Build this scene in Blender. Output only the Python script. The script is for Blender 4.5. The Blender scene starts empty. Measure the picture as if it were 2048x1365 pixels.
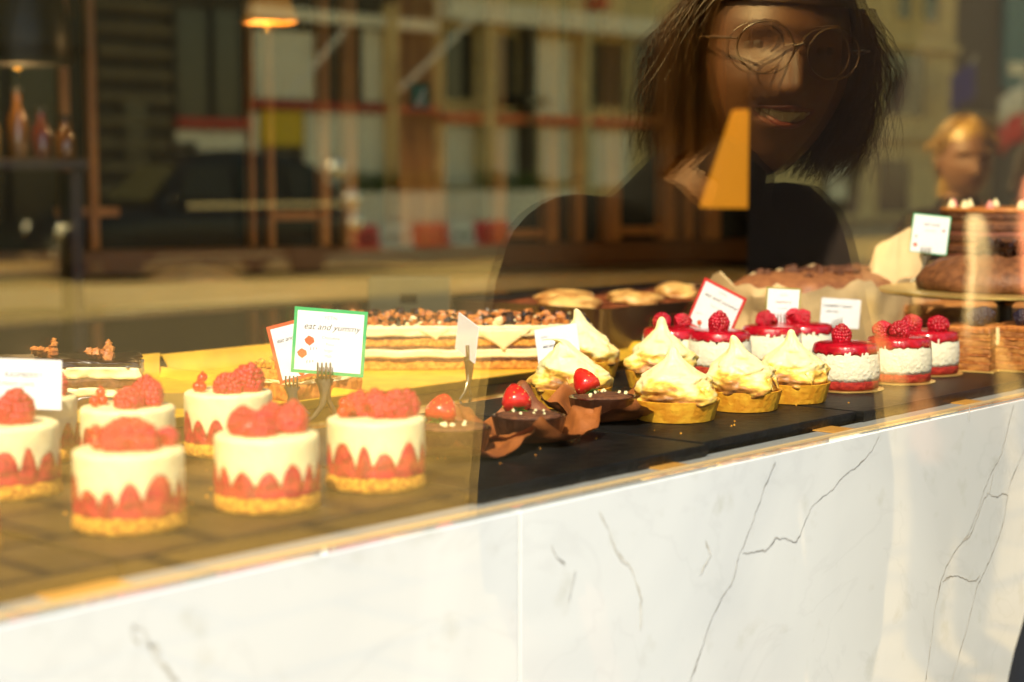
import bpy, math, random
from mathutils import Vector, Matrix, noise
random.seed(7)
R = math.radians
sc = bpy.context.scene
COL = sc.collection
PI = math.pi

# ------------------------------------------------------------------ view geometry
FPX = 3500.0; TH = R(41.3); PH = R(5.58); EYE = Vector((0, 0, 1.5))
FW = Vector((math.cos(TH)*math.cos(PH), math.sin(TH)*math.cos(PH), -math.sin(PH)))
RT = Vector((math.sin(TH), -math.cos(TH), 0)); UP = RT.cross(FW)
GY = 0.85                      # outer face of the shop window
CZ = 1.245                     # counter top
SZ = 1.257                     # slate top
def ray(px, py): return FW*FPX + RT*(px-1024) - UP*(py-682.5)
def W(px, py, z=SZ):
    d = ray(px, py); return EYE + d*((z-EYE.z)/d.z)
def D(px, py, t):
    d = ray(px, py); return EYE + d*(t/FPX)
def PY(px, py, y):
    d = ray(px, py); return EYE + d*(y/d.y)
def mir(p): return Vector((p.x, 2*GY-p.y, p.z))
def MX(px, yreal):             # x on the plane y=yreal met through the mirror at column px, horizon row
    return PY(px, 340, 2*GY-yreal).x
def MZ(px, py, yreal): return PY(px, py, 2*GY-yreal).z

# ------------------------------------------------------------------ materials
def nt(name):
    m = bpy.data.materials.new(name); m.use_nodes = True
    n = m.node_tree.nodes; l = m.node_tree.links
    return m, n, l, n['Principled BSDF']
def mat(name, c, rough=.5, metal=0, var=0, scale=40, bump=0, bscale=None, c2=None, spec=.5, coat=0, sss=0, sssr=.004, emis=None, estr=0, stretch=(1,1,1), detail=6, aniso=False):
    m, n, l, b = nt(name)
    c = tuple(c)
    b.inputs['Base Color'].default_value = (*c, 1)
    b.inputs['Roughness'].default_value = rough
    b.inputs['Metallic'].default_value = metal
    b.inputs['Specular IOR Level'].default_value = spec
    b.inputs['Coat Weight'].default_value = coat
    b.inputs['Coat Roughness'].default_value = .06
    if sss:
        b.inputs['Subsurface Weight'].default_value = sss
        b.inputs['Subsurface Radius'].default_value = (1, .6, .35)
        b.inputs['Subsurface Scale'].default_value = sssr
    if emis:
        b.inputs['Emission Color'].default_value = (*emis, 1); b.inputs['Emission Strength'].default_value = estr
    if var or bump or c2:
        tc = n.new('ShaderNodeTexCoord'); mp = n.new('ShaderNodeMapping'); mp.inputs['Scale'].default_value = stretch
        l.new(tc.outputs['Object'], mp.inputs[0])
        no = n.new('ShaderNodeTexNoise'); no.inputs['Scale'].default_value = scale; no.inputs['Detail'].default_value = detail
        l.new(mp.outputs[0], no.inputs['Vector'])
        if var or c2:
            r = n.new('ShaderNodeValToRGB')
            k = c2 or tuple(max(0, x*(1-var)) for x in c)
            k1 = c if c2 else tuple(min(1, x*(1+var)) for x in c)
            r.color_ramp.elements[0].position = .38; r.color_ramp.elements[1].position = .62
            r.color_ramp.elements[0].color = (*k, 1); r.color_ramp.elements[1].color = (*k1, 1)
            l.new(no.outputs['Fac'], r.inputs[0]); l.new(r.outputs[0], b.inputs['Base Color'])
        if bump:
            n2 = no
            if bscale:
                n2 = n.new('ShaderNodeTexNoise'); n2.inputs['Scale'].default_value = bscale; n2.inputs['Detail'].default_value = 4
                l.new(mp.outputs[0], n2.inputs['Vector'])
            bp = n.new('ShaderNodeBump'); bp.inputs['Strength'].default_value = bump; bp.inputs['Distance'].default_value = .002
            l.new(n2.outputs['Fac'], bp.inputs['Height']); l.new(bp.outputs[0], b.inputs['Normal'])
    return m

# ------------------------------------------------------------------ mesh building
class MB:
    def __init__(s): s.v = []; s.f = []; s.mi = []; s.flat = False
    def add(s, vs, fs, mi=0, M=None):
        o = len(s.v)
        s.v += [tuple(M @ Vector(v)) if M is not None else tuple(v) for v in vs]
        s.f += [tuple(i+o for i in f) for f in fs]; s.mi += [mi]*len(fs); return s
    def box(s, a, b, mi=0, M=None, bev=0):
        x0, y0, z0 = a; x1, y1, z1 = b
        if bev <= 0:
            vs = [(x0,y0,z0),(x1,y0,z0),(x1,y1,z0),(x0,y1,z0),(x0,y0,z1),(x1,y0,z1),(x1,y1,z1),(x0,y1,z1)]
            fs = [(0,3,2,1),(4,5,6,7),(0,1,5,4),(1,2,6,5),(2,3,7,6),(3,0,4,7)]
            return s.add(vs, fs, mi, M)
        s.flat = True; e = min(bev, .45*min(x1-x0, y1-y0, z1-z0))
        rings = []
        def ring(z, q):
            pts = []
            for cx, cy, a0 in ((x1-e, y1-e, 0), (x0+e, y1-e, 90), (x0+e, y0+e, 180), (x1-e, y0+e, 270)):
                for k in range(4):
                    an = R(a0+30*k); pts.append((cx+(e-q)*math.cos(an), cy+(e-q)*math.sin(an), z))
            return pts
        for z, q in ((z0, e*.8), (z0+e*.3, e*.3), (z0+e, 0), (z1-e, 0), (z1-e*.3, e*.3), (z1, e*.8)): rings.append(ring(z, q))
        return s.loft(rings, True, True, mi, M)
    def loft(s, rings, closed=True, caps=True, mi=0, M=None):
        n = len(rings[0]); vs = [p for r in rings for p in r]; fs = []
        m = n if closed else n-1
        for i in range(len(rings)-1):
            for j in range(m):
                k = (j+1) % n
                fs.append((i*n+j, i*n+k, (i+1)*n+k, (i+1)*n+j))
        if caps:
            fs.append(tuple(reversed(range(n)))); fs.append(tuple((len(rings)-1)*n+j for j in range(n)))
        return s.add(vs, fs, mi, M)
    def lathe(s, prof, n=32, mi=0, M=None, fn=None, caps=True):
        rings = []
        for i, (r, z) in enumerate(prof):
            rg = []
            for j in range(n):
                a = 2*PI*j/n; rr, zz = (r, z) if fn is None else fn(r, z, a, i)
                rg.append((rr*math.cos(a), rr*math.sin(a), zz))
            rings.append(rg)
        return s.loft(rings, True, caps, mi, M)
    def tube(s, pts, r, n=8, mi=0, M=None, flat=1.0):
        pts = [Vector(p) for p in pts]; rings = []
        for i, p in enumerate(pts):
            d = (pts[min(i+1, len(pts)-1)]-pts[max(i-1, 0)])
            d = d.normalized() if d.length > 1e-9 else Vector((0,0,1))
            ref = Vector((0,0,1)) if abs(d.z) < .9 else Vector((1,0,0))
            a = d.cross(ref).normalized(); b = a.cross(d)
            rr = r[i] if isinstance(r, (list, tuple)) else r
            rings.append([tuple(p + a*rr*math.cos(2*PI*j/n) + b*rr*flat*math.sin(2*PI*j/n)) for j in range(n)])
        return s.loft(rings, True, True, mi, M)
    def ball(s, c, r, mi=0, nu=12, nv=8, sc3=(1,1,1), M=None, jit=0):
        c = Vector(c); vs = [(c.x, c.y, c.z+r*sc3[2])]
        for i in range(1, nv):
            for j in range(nu):
                t = PI*i/nv; a = 2*PI*j/nu
                q = Vector((math.sin(t)*math.cos(a), math.sin(t)*math.sin(a), math.cos(t)))
                k = r*(1+jit*noise.noise(q*1.7+c*40)) if jit else r
                vs.append((c.x+q.x*k*sc3[0], c.y+q.y*k*sc3[1], c.z+q.z*k*sc3[2]))
        vs.append((c.x, c.y, c.z-r*sc3[2])); fs = []
        for j in range(nu): fs.append((0, 1+j, 1+(j+1) % nu))
        for i in range(nv-2):
            for j in range(nu):
                a = 1+i*nu; k = (j+1) % nu
                fs.append((a+j, a+nu+j, a+nu+k, a+k))
        a = 1+(nv-2)*nu
        for j in range(nu): fs.append((len(vs)-1, a+(j+1) % nu, a+j))
        return s.add(vs, fs, mi, M)
    def build(s, name, mats, parent=None, smooth=True, loc=None, ang=40):
        me = bpy.data.meshes.new(name); me.from_pydata(s.v, [], s.f); me.validate()
        if s.flat: ang = 12
        if not isinstance(mats, (list, tuple)): mats = [mats]
        for m in mats: me.materials.append(m)
        if len(mats) > 1 and len(me.polygons) == len(s.mi): me.polygons.foreach_set('material_index', s.mi)
        me.polygons.foreach_set('use_smooth', [smooth]*len(me.polygons))
        me.update()
        if smooth:
            try: me.set_sharp_from_angle(angle=R(ang))
            except Exception: pass
        o = bpy.data.objects.new(name, me); COL.objects.link(o)
        if loc is not None: o.location = loc
        if parent is not None: o.parent = parent
        return o
def T(x=0, y=0, z=0, rz=0, ry=0, rx=0, s=1):
    S = Matrix.Diagonal((s, s, s, 1)) if not isinstance(s, tuple) else Matrix.Diagonal((*s, 1))
    return Matrix.Translation((x, y, z)) @ Matrix.Rotation(rz, 4, 'Z') @ Matrix.Rotation(ry, 4, 'Y') @ Matrix.Rotation(rx, 4, 'X') @ S
def empty(name, loc=(0,0,0), rz=0):
    o = bpy.data.objects.new(name, None); COL.objects.link(o); o.location = loc; o.rotation_euler = (0, 0, rz); o.empty_display_size = .02
    return o
def tag(o, label=None, cat=None, group=None, kind=None):
    if label: o['label'] = label
    if cat: o['category'] = cat
    if group: o['group'] = group
    if kind: o['kind'] = kind
    return o
def kids(o): return [c for c in bpy.data.objects if c.parent == o]
def copy_tree(o, parent=None):
    c = o.copy(); COL.objects.link(c)
    if parent is not None: c.parent = parent
    for ch in kids(o): copy_tree(ch, c)
    return c
def arr(p): return (p.x, p.y, p.z)
def struct(mb, name, m, smooth=False): o = mb.build(name, m, smooth=smooth); o['kind'] = 'structure'; return o
# ================================================================== materials
M = {}
M['cream'] = mat('cream', (.90,.78,.42), .55, var=.04, scale=60, bump=.25, bscale=120, sss=.15)
M['crumb'] = mat('biscuit_crumb', (.72,.36,.03), .85, c2=(.40,.14,.008), scale=260, bump=1, bscale=320)
M['fruit'] = mat('raspberry_flesh', (.56,.015,.035), .4, c2=(.24,.003,.012), scale=170, bump=.5, bscale=300, sss=.2)
M['berry'] = mat('raspberry_skin', (.58,.008,.035), .34, c2=(.36,.003,.014), scale=90, sss=.25, sssr=.003)
M['currant'] = mat('redcurrant_skin', (.58,.01,.01), .15, sss=.3)
M['meringue'] = None
M['pastry'] = mat('golden_pastry', (.86,.46,.03), .6, c2=(.66,.27,.012), scale=90, bump=.5, bscale=200)
M['cheese'] = mat('coconut_cream', (.88,.82,.62), .85, var=.06, scale=160, bump=.9, bscale=260, sss=.1)
M['glaze'] = mat('raspberry_glaze', (.52,.006,.02), .22, c2=(.34,.004,.012), scale=120, bump=.35, bscale=260, coat=.4)
M['redsponge'] = mat('red_sponge', (.50,.03,.015), .8, c2=(.30,.01,.008), scale=200, bump=.9, bscale=260)
M['goldcard'] = mat('gold_board', (.86,.62,.20), .32, metal=.75, bump=.1, scale=60)
M['goldtray'] = mat('gold_tray_foil', (.88,.50,.04), .36, metal=.25, bump=.2, scale=30, var=.12)
M['slate'] = mat('slate', (.009,.0085,.008), .5, spec=.25, c2=(.004,.004,.004), scale=35, bump=.6, bscale=90)
M['counter'] = mat('black_counter_glass', (.009,.009,.010), .10, coat=.5)
M['brass'] = mat('brass_strip', (.75,.38,.08), .4, metal=.35)
M['choc'] = mat('dark_chocolate', (.035,.012,.005), .28, c2=(.018,.006,.003), scale=80, bump=.3, coat=.3)
M['chocbrown'] = mat('chocolate_sponge', (.16,.055,.018), .75, c2=(.07,.022,.008), scale=160, bump=.8, bscale=240)
M['chocmilk'] = mat('milk_chocolate_cream', (.34,.13,.045), .55, c2=(.24,.085,.03), scale=70, bump=.6, bscale=110)
M['toffee'] = mat('toffee_crumble', (.60,.22,.04), .5, c2=(.35,.10,.02), scale=150, bump=.6)
M['whitecream'] = mat('custard_cream', (.88,.72,.38), .5, var=.06, scale=50, bump=.4, sss=.12)
M['sponge'] = mat('yellow_sponge', (.70,.34,.05), .85, c2=(.42,.15,.015), scale=220, bump=1, bscale=260)
M['caramel'] = mat('caramel_sponge', (.50,.21,.045), .7, c2=(.30,.10,.02), scale=120, bump=.6, bscale=200)
M['brownpaper'] = mat('brown_baking_paper', (.34,.105,.020), .6, c2=(.17,.045,.010), scale=25, bump=.3)
M['kraft'] = mat('pale_kraft_paper', (.72,.50,.24), .7, var=.08, scale=20, bump=.4, bscale=60)
M['cardw'] = mat('white_card', (.86,.86,.88), .5)
M['cardtext'] = mat('grey_ink', (.06,.055,.06), .6)
M['cardfaint'] = mat('pale_grey_ink', (.28,.28,.30), .6)
M['green'] = mat('green_card', (.03,.42,.13), .5)
M['red'] = mat('red_card', (.62,.03,.03), .5)
M['olive'] = mat('olive_card', (.30,.32,.04), .5)
M['orangec'] = mat('orange_red_card', (.68,.10,.03), .5)
M['fork'] = mat('old_silver', (.40,.36,.24), .28, metal=1, var=.1, scale=90)
M['leaf'] = mat('strawberry_leaf', (.10,.26,.03), .5)
M['straw'] = mat('strawberry_skin', (.72,.03,.02), .25, c2=(.55,.012,.01), scale=120, sss=.2, coat=.3)
M['blackb'] = mat('blackberry_skin', (.018,.012,.03), .25)
M['seed'] = mat('strawberry_seed', (.70,.48,.10), .5)
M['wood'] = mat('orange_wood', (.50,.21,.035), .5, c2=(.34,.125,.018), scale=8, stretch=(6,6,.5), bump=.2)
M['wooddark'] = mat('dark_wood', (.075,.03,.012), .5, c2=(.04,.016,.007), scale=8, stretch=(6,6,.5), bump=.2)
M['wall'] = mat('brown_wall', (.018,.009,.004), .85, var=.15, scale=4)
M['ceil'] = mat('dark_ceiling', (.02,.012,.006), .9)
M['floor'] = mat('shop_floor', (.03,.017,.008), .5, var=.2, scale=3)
M['ledge'] = mat('cream_stone_ledge', (.55,.42,.18), .45, var=.06, scale=5)
M['darkpane'] = mat('dark_pane', (.004,.003,.002), .6, spec=.2)
M['shade'] = mat('amber_lamp_shade', (.70,.30,.03), .6, emis=(1,.36,.015), estr=.24); M['shadedim'] = mat('dim_amber_shade', (.40,.18,.02), .6, emis=(1,.36,.02), estr=.05)
M['bulb'] = mat('glowing_bulb', (1,.8,.4), .5, emis=(1,.72,.3), estr=.9)
M['darkmetal'] = mat('black_metal', (.02,.018,.016), .4, metal=.6)
M['signgreen'] = mat('green_sign', (.03,.20,.16), .4)
M['signwhite'] = mat('white_sign_mark', (.85,.88,.84), .5)

# meringue: pale, torched brown in bands near the foot and on ridges
def meringue_mat():
    m, n, l, b = nt('torched_meringue')
    tc = n.new('ShaderNodeTexCoord'); sx = n.new('ShaderNodeSeparateXYZ'); l.new(tc.outputs['Object'], sx.inputs[0])
    mp = n.new('ShaderNodeMapping'); mp.inputs['Scale'].default_value = (1,1,2.6); l.new(tc.outputs['Object'], mp.inputs[0])
    no = n.new('ShaderNodeTexNoise'); no.inputs['Scale'].default_value = 42; no.inputs['Detail'].default_value = 3; l.new(mp.outputs[0], no.inputs['Vector'])
    mr = n.new('ShaderNodeMapRange'); mr.inputs['From Min'].default_value = .048; mr.inputs['From Max'].default_value = .016
    l.new(sx.outputs['Z'], mr.inputs['Value'])
    ma = n.new('ShaderNodeMath'); ma.operation = 'MULTIPLY_ADD'; l.new(no.outputs['Fac'], ma.inputs[0]); ma.inputs[1].default_value = 1.15; 
    m2 = n.new('ShaderNodeMath'); m2.operation = 'MULTIPLY_ADD'; l.new(mr.outputs[0], m2.inputs[0]); m2.inputs[1].default_value = .55; m2.inputs[2].default_value = -.40
    l.new(m2.outputs[0], ma.inputs[2])
    r = n.new('ShaderNodeValToRGB'); e = r.color_ramp.elements
    e[0].position = .29; e[0].color = (.95,.82,.42,1); e[1].position = .85; e[1].color = (.06,.025,.012,1)
    k = e.new(.48); k.color = (.88,.58,.10,1); k = e.new(.63); k.color = (.46,.19,.035,1)
    l.new(ma.outputs[0], r.inputs[0]); l.new(r.outputs[0], b.inputs['Base Color'])
    b.inputs['Roughness'].default_value = .45; b.inputs['Subsurface Weight'].default_value = .15; b.inputs['Subsurface Scale'].default_value = .004
    return m
M['meringue'] = meringue_mat()

# marble: pale, softly mottled, polished
def marble_mat():
    m, n, l, b = nt('polished_white_marble')
    tc = n.new('ShaderNodeTexCoord')
    no = n.new('ShaderNodeTexNoise'); no.inputs['Scale'].default_value = 3.2; no.inputs['Detail'].default_value = 7; no.inputs['Distortion'].default_value = 1.2
    l.new(tc.outputs['Object'], no.inputs['Vector'])
    r = n.new('ShaderNodeValToRGB'); r.color_ramp.elements[0].position = .35; r.color_ramp.elements[1].position = .65
    r.color_ramp.elements[0].color = (.295,.308,.298,1); r.color_ramp.elements[1].color = (.335,.347,.331,1)
    l.new(no.outputs['Fac'], r.inputs[0])
    n2 = n.new('ShaderNodeTexNoise'); n2.inputs['Scale'].default_value = 26; n2.inputs['Detail'].default_value = 5; l.new(tc.outputs['Object'], n2.inputs['Vector'])
    r2 = n.new('ShaderNodeValToRGB'); r2.color_ramp.elements[0].position = .60; r2.color_ramp.elements[1].position = .78
    r2.color_ramp.elements[0].color = (1,1,1,1); r2.color_ramp.elements[1].color = (.86,.85,.80,1); l.new(n2.outputs['Fac'], r2.inputs[0])
    mx = n.new('ShaderNodeMix'); mx.data_type = 'RGBA'; mx.blend_type = 'MULTIPLY'; mx.inputs['Factor'].default_value = 1
    l.new(r.outputs[0], mx.inputs['A']); l.new(r2.outputs[0], mx.inputs['B']); nv = n.new('ShaderNodeTexNoise'); nv.inputs['Scale'].default_value = 4.5; nv.inputs['Detail'].default_value = 5; nv.inputs['Distortion'].default_value = 2.2; l.new(tc.outputs['Object'], nv.inputs['Vector'])
    sb = n.new('ShaderNodeMath'); sb.operation = 'SUBTRACT'; l.new(nv.outputs['Fac'], sb.inputs[0]); sb.inputs[1].default_value = .5
    ab = n.new('ShaderNodeMath'); ab.operation = 'ABSOLUTE'; l.new(sb.outputs[0], ab.inputs[0])
    mr = n.new('ShaderNodeMapRange'); mr.inputs['From Min'].default_value = 0; mr.inputs['From Max'].default_value = .022; mr.inputs['To Min'].default_value = .955; mr.inputs['To Max'].default_value = 1; l.new(ab.outputs[0], mr.inputs['Value'])
    m3 = n.new('ShaderNodeMix'); m3.data_type = 'RGBA'; m3.blend_type = 'MULTIPLY'; m3.inputs['Factor'].default_value = 1
    cb_ = n.new('ShaderNodeCombineColor'); [l.new(mr.outputs[0], cb_.inputs[q_]) for q_ in range(3)]
    l.new(mx.outputs['Result'], m3.inputs['A']); l.new(cb_.outputs[0], m3.inputs['B']); l.new(m3.outputs['Result'], b.inputs['Base Color'])
    b.inputs['Roughness'].default_value = .035; b.inputs['Specular IOR Level'].default_value = .5; b.inputs['Coat Weight'].default_value = .3; b.inputs['Coat Roughness'].default_value = .02
    b.inputs['Coat IOR'].default_value = 1.7
    return m
M['marble'] = marble_mat()
M['vein'] = mat('grey_marble_vein', (.09,.085,.07), .3, c2=(.26,.25,.22), scale=90)
M['veinsoft'] = mat('soft_marble_vein', (.24,.245,.23), .3, c2=(.31,.32,.305), scale=50)
M['veinpale'] = mat('pale_marble_vein', (.20,.195,.165), .3, c2=(.31,.31,.28), scale=60)

def glass_mat():
    m = bpy.data.materials.new('coated_window_glass'); m.use_nodes = True
    n = m.node_tree.nodes; l = m.node_tree.links; n.clear()
    out = n.new('ShaderNodeOutputMaterial'); mix = n.new('ShaderNodeMixShader')
    tr = n.new('ShaderNodeBsdfTransparent'); gl = n.new('ShaderNodeBsdfGlossy')
    tr.inputs[0].default_value = (.97,.965,.94,1)
    gl.inputs['Color'].default_value = (1,.79,.36,1); gl.inputs['Roughness'].default_value = 0
    g = n.new('ShaderNodeNewGeometry'); dp = n.new('ShaderNodeVectorMath'); dp.operation = 'DOT_PRODUCT'
    l.new(g.outputs['Normal'], dp.inputs[0]); l.new(g.outputs['Incoming'], dp.inputs[1])
    ab = n.new('ShaderNodeMath'); ab.operation = 'ABSOLUTE'; l.new(dp.outputs['Value'], ab.inputs[0])
    om = n.new('ShaderNodeMath'); om.operation = 'SUBTRACT'; om.inputs[0].default_value = 1; l.new(ab.outputs[0], om.inputs[1])
    pw = n.new('ShaderNodeMath'); pw.operation = 'POWER'; l.new(om.outputs[0], pw.inputs[0]); pw.inputs[1].default_value = 5
    ma = n.new('ShaderNodeMath'); ma.operation = 'MULTIPLY_ADD'; l.new(pw.outputs[0], ma.inputs[0]); ma.inputs[1].default_value = 1-GR0; ma.inputs[2].default_value = GR0
    l.new(ma.outputs[0], mix.inputs[0]); l.new(tr.outputs[0], mix.inputs[1]); l.new(gl.outputs[0], mix.inputs[2]); l.new(mix.outputs[0], out.inputs[0])
    return m
GR0 = .165
M['glass'] = glass_mat()

# ================================================================== camera, light, world
cam = bpy.data.cameras.new('camera'); co = bpy.data.objects.new('camera', cam); COL.objects.link(co); sc.camera = co
Mx = Matrix((( RT.x, UP.x, -FW.x, EYE.x), (RT.y, UP.y, -FW.y, EYE.y), (RT.z, UP.z, -FW.z, EYE.z), (0,0,0,1)))
co.matrix_world = Mx
cam.sensor_width = 36; cam.lens = FPX/2048*36; cam.clip_start = .02; cam.clip_end = 2000
cam.dof.use_dof = True; cam.dof.focus_distance = 1.78; cam.dof.aperture_fstop = 4.2; cam.dof.aperture_blades = 0

SUN_EL = R(47); SUN_DIR = Vector((-.87*math.cos(SUN_EL), -.493*math.cos(SUN_EL), math.sin(SUN_EL)))
sun = bpy.data.lights.new('sun', 'SUN'); sun.energy = 5.0; sun.angle = R(.5); sun.color = (1,.90,.72)
so = bpy.data.objects.new('sun', sun); COL.objects.link(so); so.rotation_euler = SUN_DIR.to_track_quat('Z', 'Y').to_euler()
w = bpy.data.worlds.new('World'); sc.world = w; w.use_nodes = True
wn = w.node_tree.nodes; wl = w.node_tree.links
sky = wn.new('ShaderNodeTexSky'); sky.sky_type = 'NISHITA'; sky.sun_disc = False; sky.sun_elevation = SUN_EL
sky.sun_rotation = math.atan2(SUN_DIR.x, SUN_DIR.y)
wl.new(sky.outputs[0], wn['Background'].inputs[0]); wn['Background'].inputs[1].default_value = .15
sc.view_settings.view_transform = 'Standard'; sc.view_settings.look = 'None'; sc.view_settings.gamma = 1; sc.view_settings.exposure = 1.8
sc.cycles.use_denoising = True; sc.cycles.max_bounces = 10; sc.cycles.transparent_max_bounces = 16
sc.cycles.caustics_reflective = False; sc.cycles.caustics_refractive = False
sc.cycles.sample_clamp_indirect = 12

# ================================================================== shop window bay
# counter
b = MB(); b.box((-.9, GY+.016, CZ-.03), (2.895, 2.45, CZ), bev=.003)
o = b.build('display_counter', M['counter']); tag(o, 'glossy black display counter carrying all the cakes behind the window', 'counter')
def strip(name, pa, pb, wd, label):
    a = W(*pa, CZ); c = W(*pb, CZ); d = (c-a); d.z = 0; L = d.length; rz = math.atan2(d.y, d.x)
    b = MB(); b.box((0, -wd/2, CZ), (L, wd/2, CZ+.0022), M=T(a.x, a.y, 0, rz), bev=.0007)
    o = b.build(name, M['brass']); return tag(o, label, 'metal strip', 'brass strips on the black counter')
def xstrip(px, py, label, y1, wd=.018):
    a = W(px, py, CZ)
    b = MB(); b.box((a.x-wd, GY+.0205, CZ+.0011), (a.x+wd, y1, CZ+.0024), bev=.0007)
    o = b.build('brass_strip', M['brass']); tag(o, label, 'metal strip', 'brass strips on the black counter')
b = MB(); b.box((-.88, GY+.0195, CZ+.0002), (2.88, GY+.043, CZ+.0010)); o = b.build('stone_edging', mat('pale_edging', (.30,.32,.32), .3), smooth=False); tag(o, 'pale grey stone edging strip between the black counter and the window glass', 'edging strip')
xstrip(150, 1180, 'leftmost brass strip, crossing the counter at the bottom left corner below the raspberry cakes', .96, .028)
xstrip(1300, 932, 'brass strip crossing the counter below the brown paper chocolate tarts', .95)
xstrip(1620, 858, 'brass strip crossing the counter below the three front meringue tarts', .95)
xstrip(1850, 800, 'brass strip crossing the counter below the front row of red topped cakes', .95)
b = MB(); b.box((-.88, GY+.0162, CZ), (2.88, GY+.0188, CZ+.003), bev=.0007)
o = b.build('brass_strip', mat('pale_brass', (.80,.56,.28), .35, metal=.3)); tag(o, 'long brass strip running along the foot of the window glass', 'metal strip', 'brass strips on the black counter')

# marble stallriser: two slabs with a joint
JX = PY(1035, 1040, GY).x
veins = [
 [(1552,922),(1535,960),(1520,1000),(1505,1040),(1490,1078),(1478,1110),(1470,1140),(1462,1170),(1440,1198),(1424,1235),(1413,1265),(1402,1300),(1391,1330),(1378,1365)],
 [(1484,1105),(1505,1106),(1528,1100),(1550,1080),(1570,1077),(1588,1086),(1600,1075),(1612,1040),(1624,1010),(1650,990),(1676,966),(1706,940),(1735,912),(1752,890),(1757,872)],
 [(1986,948),(1978,985),(1966,1000),(1955,1035),(1940,1070),(1925,1085)],
 [(2026,812),(2014,860),(2004,905),(1984,940),(1966,985),(1954,1025),(1935,1070),(1915,1095),(1893,1130),(1880,1165),(1870,1220),(1862,1280),(1850,1365)],
 [(2048,900),(2018,970),(2016,990),(2008,1040),(1996,1080),(1975,1130),(1955,1170),(1945,1210),(1930,1270),(1912,1330),(1900,1365)],
 [(1972,985),(1990,992),(2005,988),(2016,990)],
 [(1884,1165),(1900,1152),(1918,1150),(1935,1160),(1950,1165),(1958,1150)],
 [(1940,812),(1936,845)],
 [(1104,1090),(1112,1120),(1128,1132)],
 [(1150,1145),(1142,1175),(1138,1205)],
]
pale = [
 [(1200,1025),(1215,1060),(1235,1110),(1270,1150),(1282,1200),(1280,1260)],
 [(262,1250),(285,1262),(300,1285),(312,1320),(340,1345),(356,1365)],
 [(268,1252),(262,1272),(275,1290)],
 [(300,1288),(312,1292),(322,1310)],
 [(1410,1080),(1420,1110),(1400,1150)],
]
def slab(x0, x1, label, vs, ps):
    rt = empty('marble_panel', ((x0+x1)/2, GY+.004, 0)); tag(rt, label, 'marble panel', 'marble panels under the shop window')
    b = MB(); b.box((x0-rt.location.x, -.006, .35), (x1-rt.location.x, .018, 1.2455), bev=.0007); b.build('slab', M['marble'], rt, smooth=False)
    for lst, mt, wd in ((vs, M['veinsoft'], .0015), (vs, M['vein'], .00050), (ps, M['veinpale'], .0016)):
        for pl in lst:
            pts = []
            for i in range(len(pl)-1):
                a = PY(*pl[i], GY-.002); c = PY(*pl[i+1], GY-.002)
                for k in range(9):
                    q = a.lerp(c, k/9); s = noise.noise_vector(q*55)*.0022 + noise.noise_vector(q*170)*.0016 + noise.noise_vector(q*480)*.0009
                    pts.append(Vector((q.x+s.x, 0, q.z+s.z)))
            pts.append(PY(*pl[-1], GY-.002)); pts[-1].y = 0
            pts = [p for p in pts if x0+.002 < p.x < x1-.002]
            if len(pts) < 3: continue
            b = MB(); rings = []
            for i, p in enumerate(pts):
                d = (pts[min(i+1, len(pts)-1)]-pts[max(i-1, 0)]).normalized(); nn = Vector((-d.z, 0, d.x))
                ww = wd*(.25+1.6*abs(noise.noise(p*60+Vector((3,0,1))))+.5*abs(noise.noise(p*300)))
                if i in (0, len(pts)-1): ww *= .2
                y0 = -.0062 if mt is M['veinsoft'] else -.0064
                if mt is M['veinsoft']: ww *= max(.05, min(1, noise.noise(p*22)*3+.4))
                rings.append([(p.x-rt.location.x-nn.x*ww, y0, p.z-nn.z*ww), (p.x-rt.location.x+nn.x*ww, y0, p.z+nn.z*ww)])
            b.loft(rings, closed=False, caps=False); b.build('vein', mt, rt, smooth=False)
slab(-.9, JX-.0006, 'white marble panel left of the joint, with a faint smudged vein at lower left', [], pale)
slab(JX+.0006, 2.9, 'white marble panel right of the joint, crossed by thin dark cracked veins', veins, pale)

# window pane (thick coated glass)
b = MB(); b.box((-.9, GY, 1.248), (2.9, GY+.0060, 3.4)); o = b.build('window_pane', M['glass'], smooth=False)
tag(o, 'large clear shop window pane mirroring the street above the white marble', 'window')

# shop shell
def wallbox(name, a, c, m, label): 
    b = MB(); b.box(a, c); o = b.build(name, m, smooth=False); return tag(o, label, 'wall')
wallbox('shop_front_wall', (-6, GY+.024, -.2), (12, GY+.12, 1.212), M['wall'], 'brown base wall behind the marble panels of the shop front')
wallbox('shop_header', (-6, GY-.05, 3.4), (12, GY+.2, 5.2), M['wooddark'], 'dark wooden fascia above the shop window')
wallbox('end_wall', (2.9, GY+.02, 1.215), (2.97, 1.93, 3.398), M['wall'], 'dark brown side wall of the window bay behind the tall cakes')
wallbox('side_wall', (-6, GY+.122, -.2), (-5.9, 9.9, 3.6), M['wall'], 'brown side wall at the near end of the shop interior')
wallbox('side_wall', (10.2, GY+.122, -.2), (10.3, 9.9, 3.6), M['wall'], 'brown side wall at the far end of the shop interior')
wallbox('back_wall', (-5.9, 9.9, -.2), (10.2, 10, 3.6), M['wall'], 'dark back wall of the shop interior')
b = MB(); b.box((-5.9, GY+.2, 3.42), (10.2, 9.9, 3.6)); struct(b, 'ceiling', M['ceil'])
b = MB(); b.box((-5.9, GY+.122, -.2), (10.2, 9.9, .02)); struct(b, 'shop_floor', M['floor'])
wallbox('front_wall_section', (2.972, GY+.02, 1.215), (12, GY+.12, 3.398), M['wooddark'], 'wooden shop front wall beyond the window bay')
wallbox('front_wall_section', (-6, GY+.02, 1.215), (-.93, GY+.12, 3.398), M['wooddark'], 'wooden shop front wall before the window bay')

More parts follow.
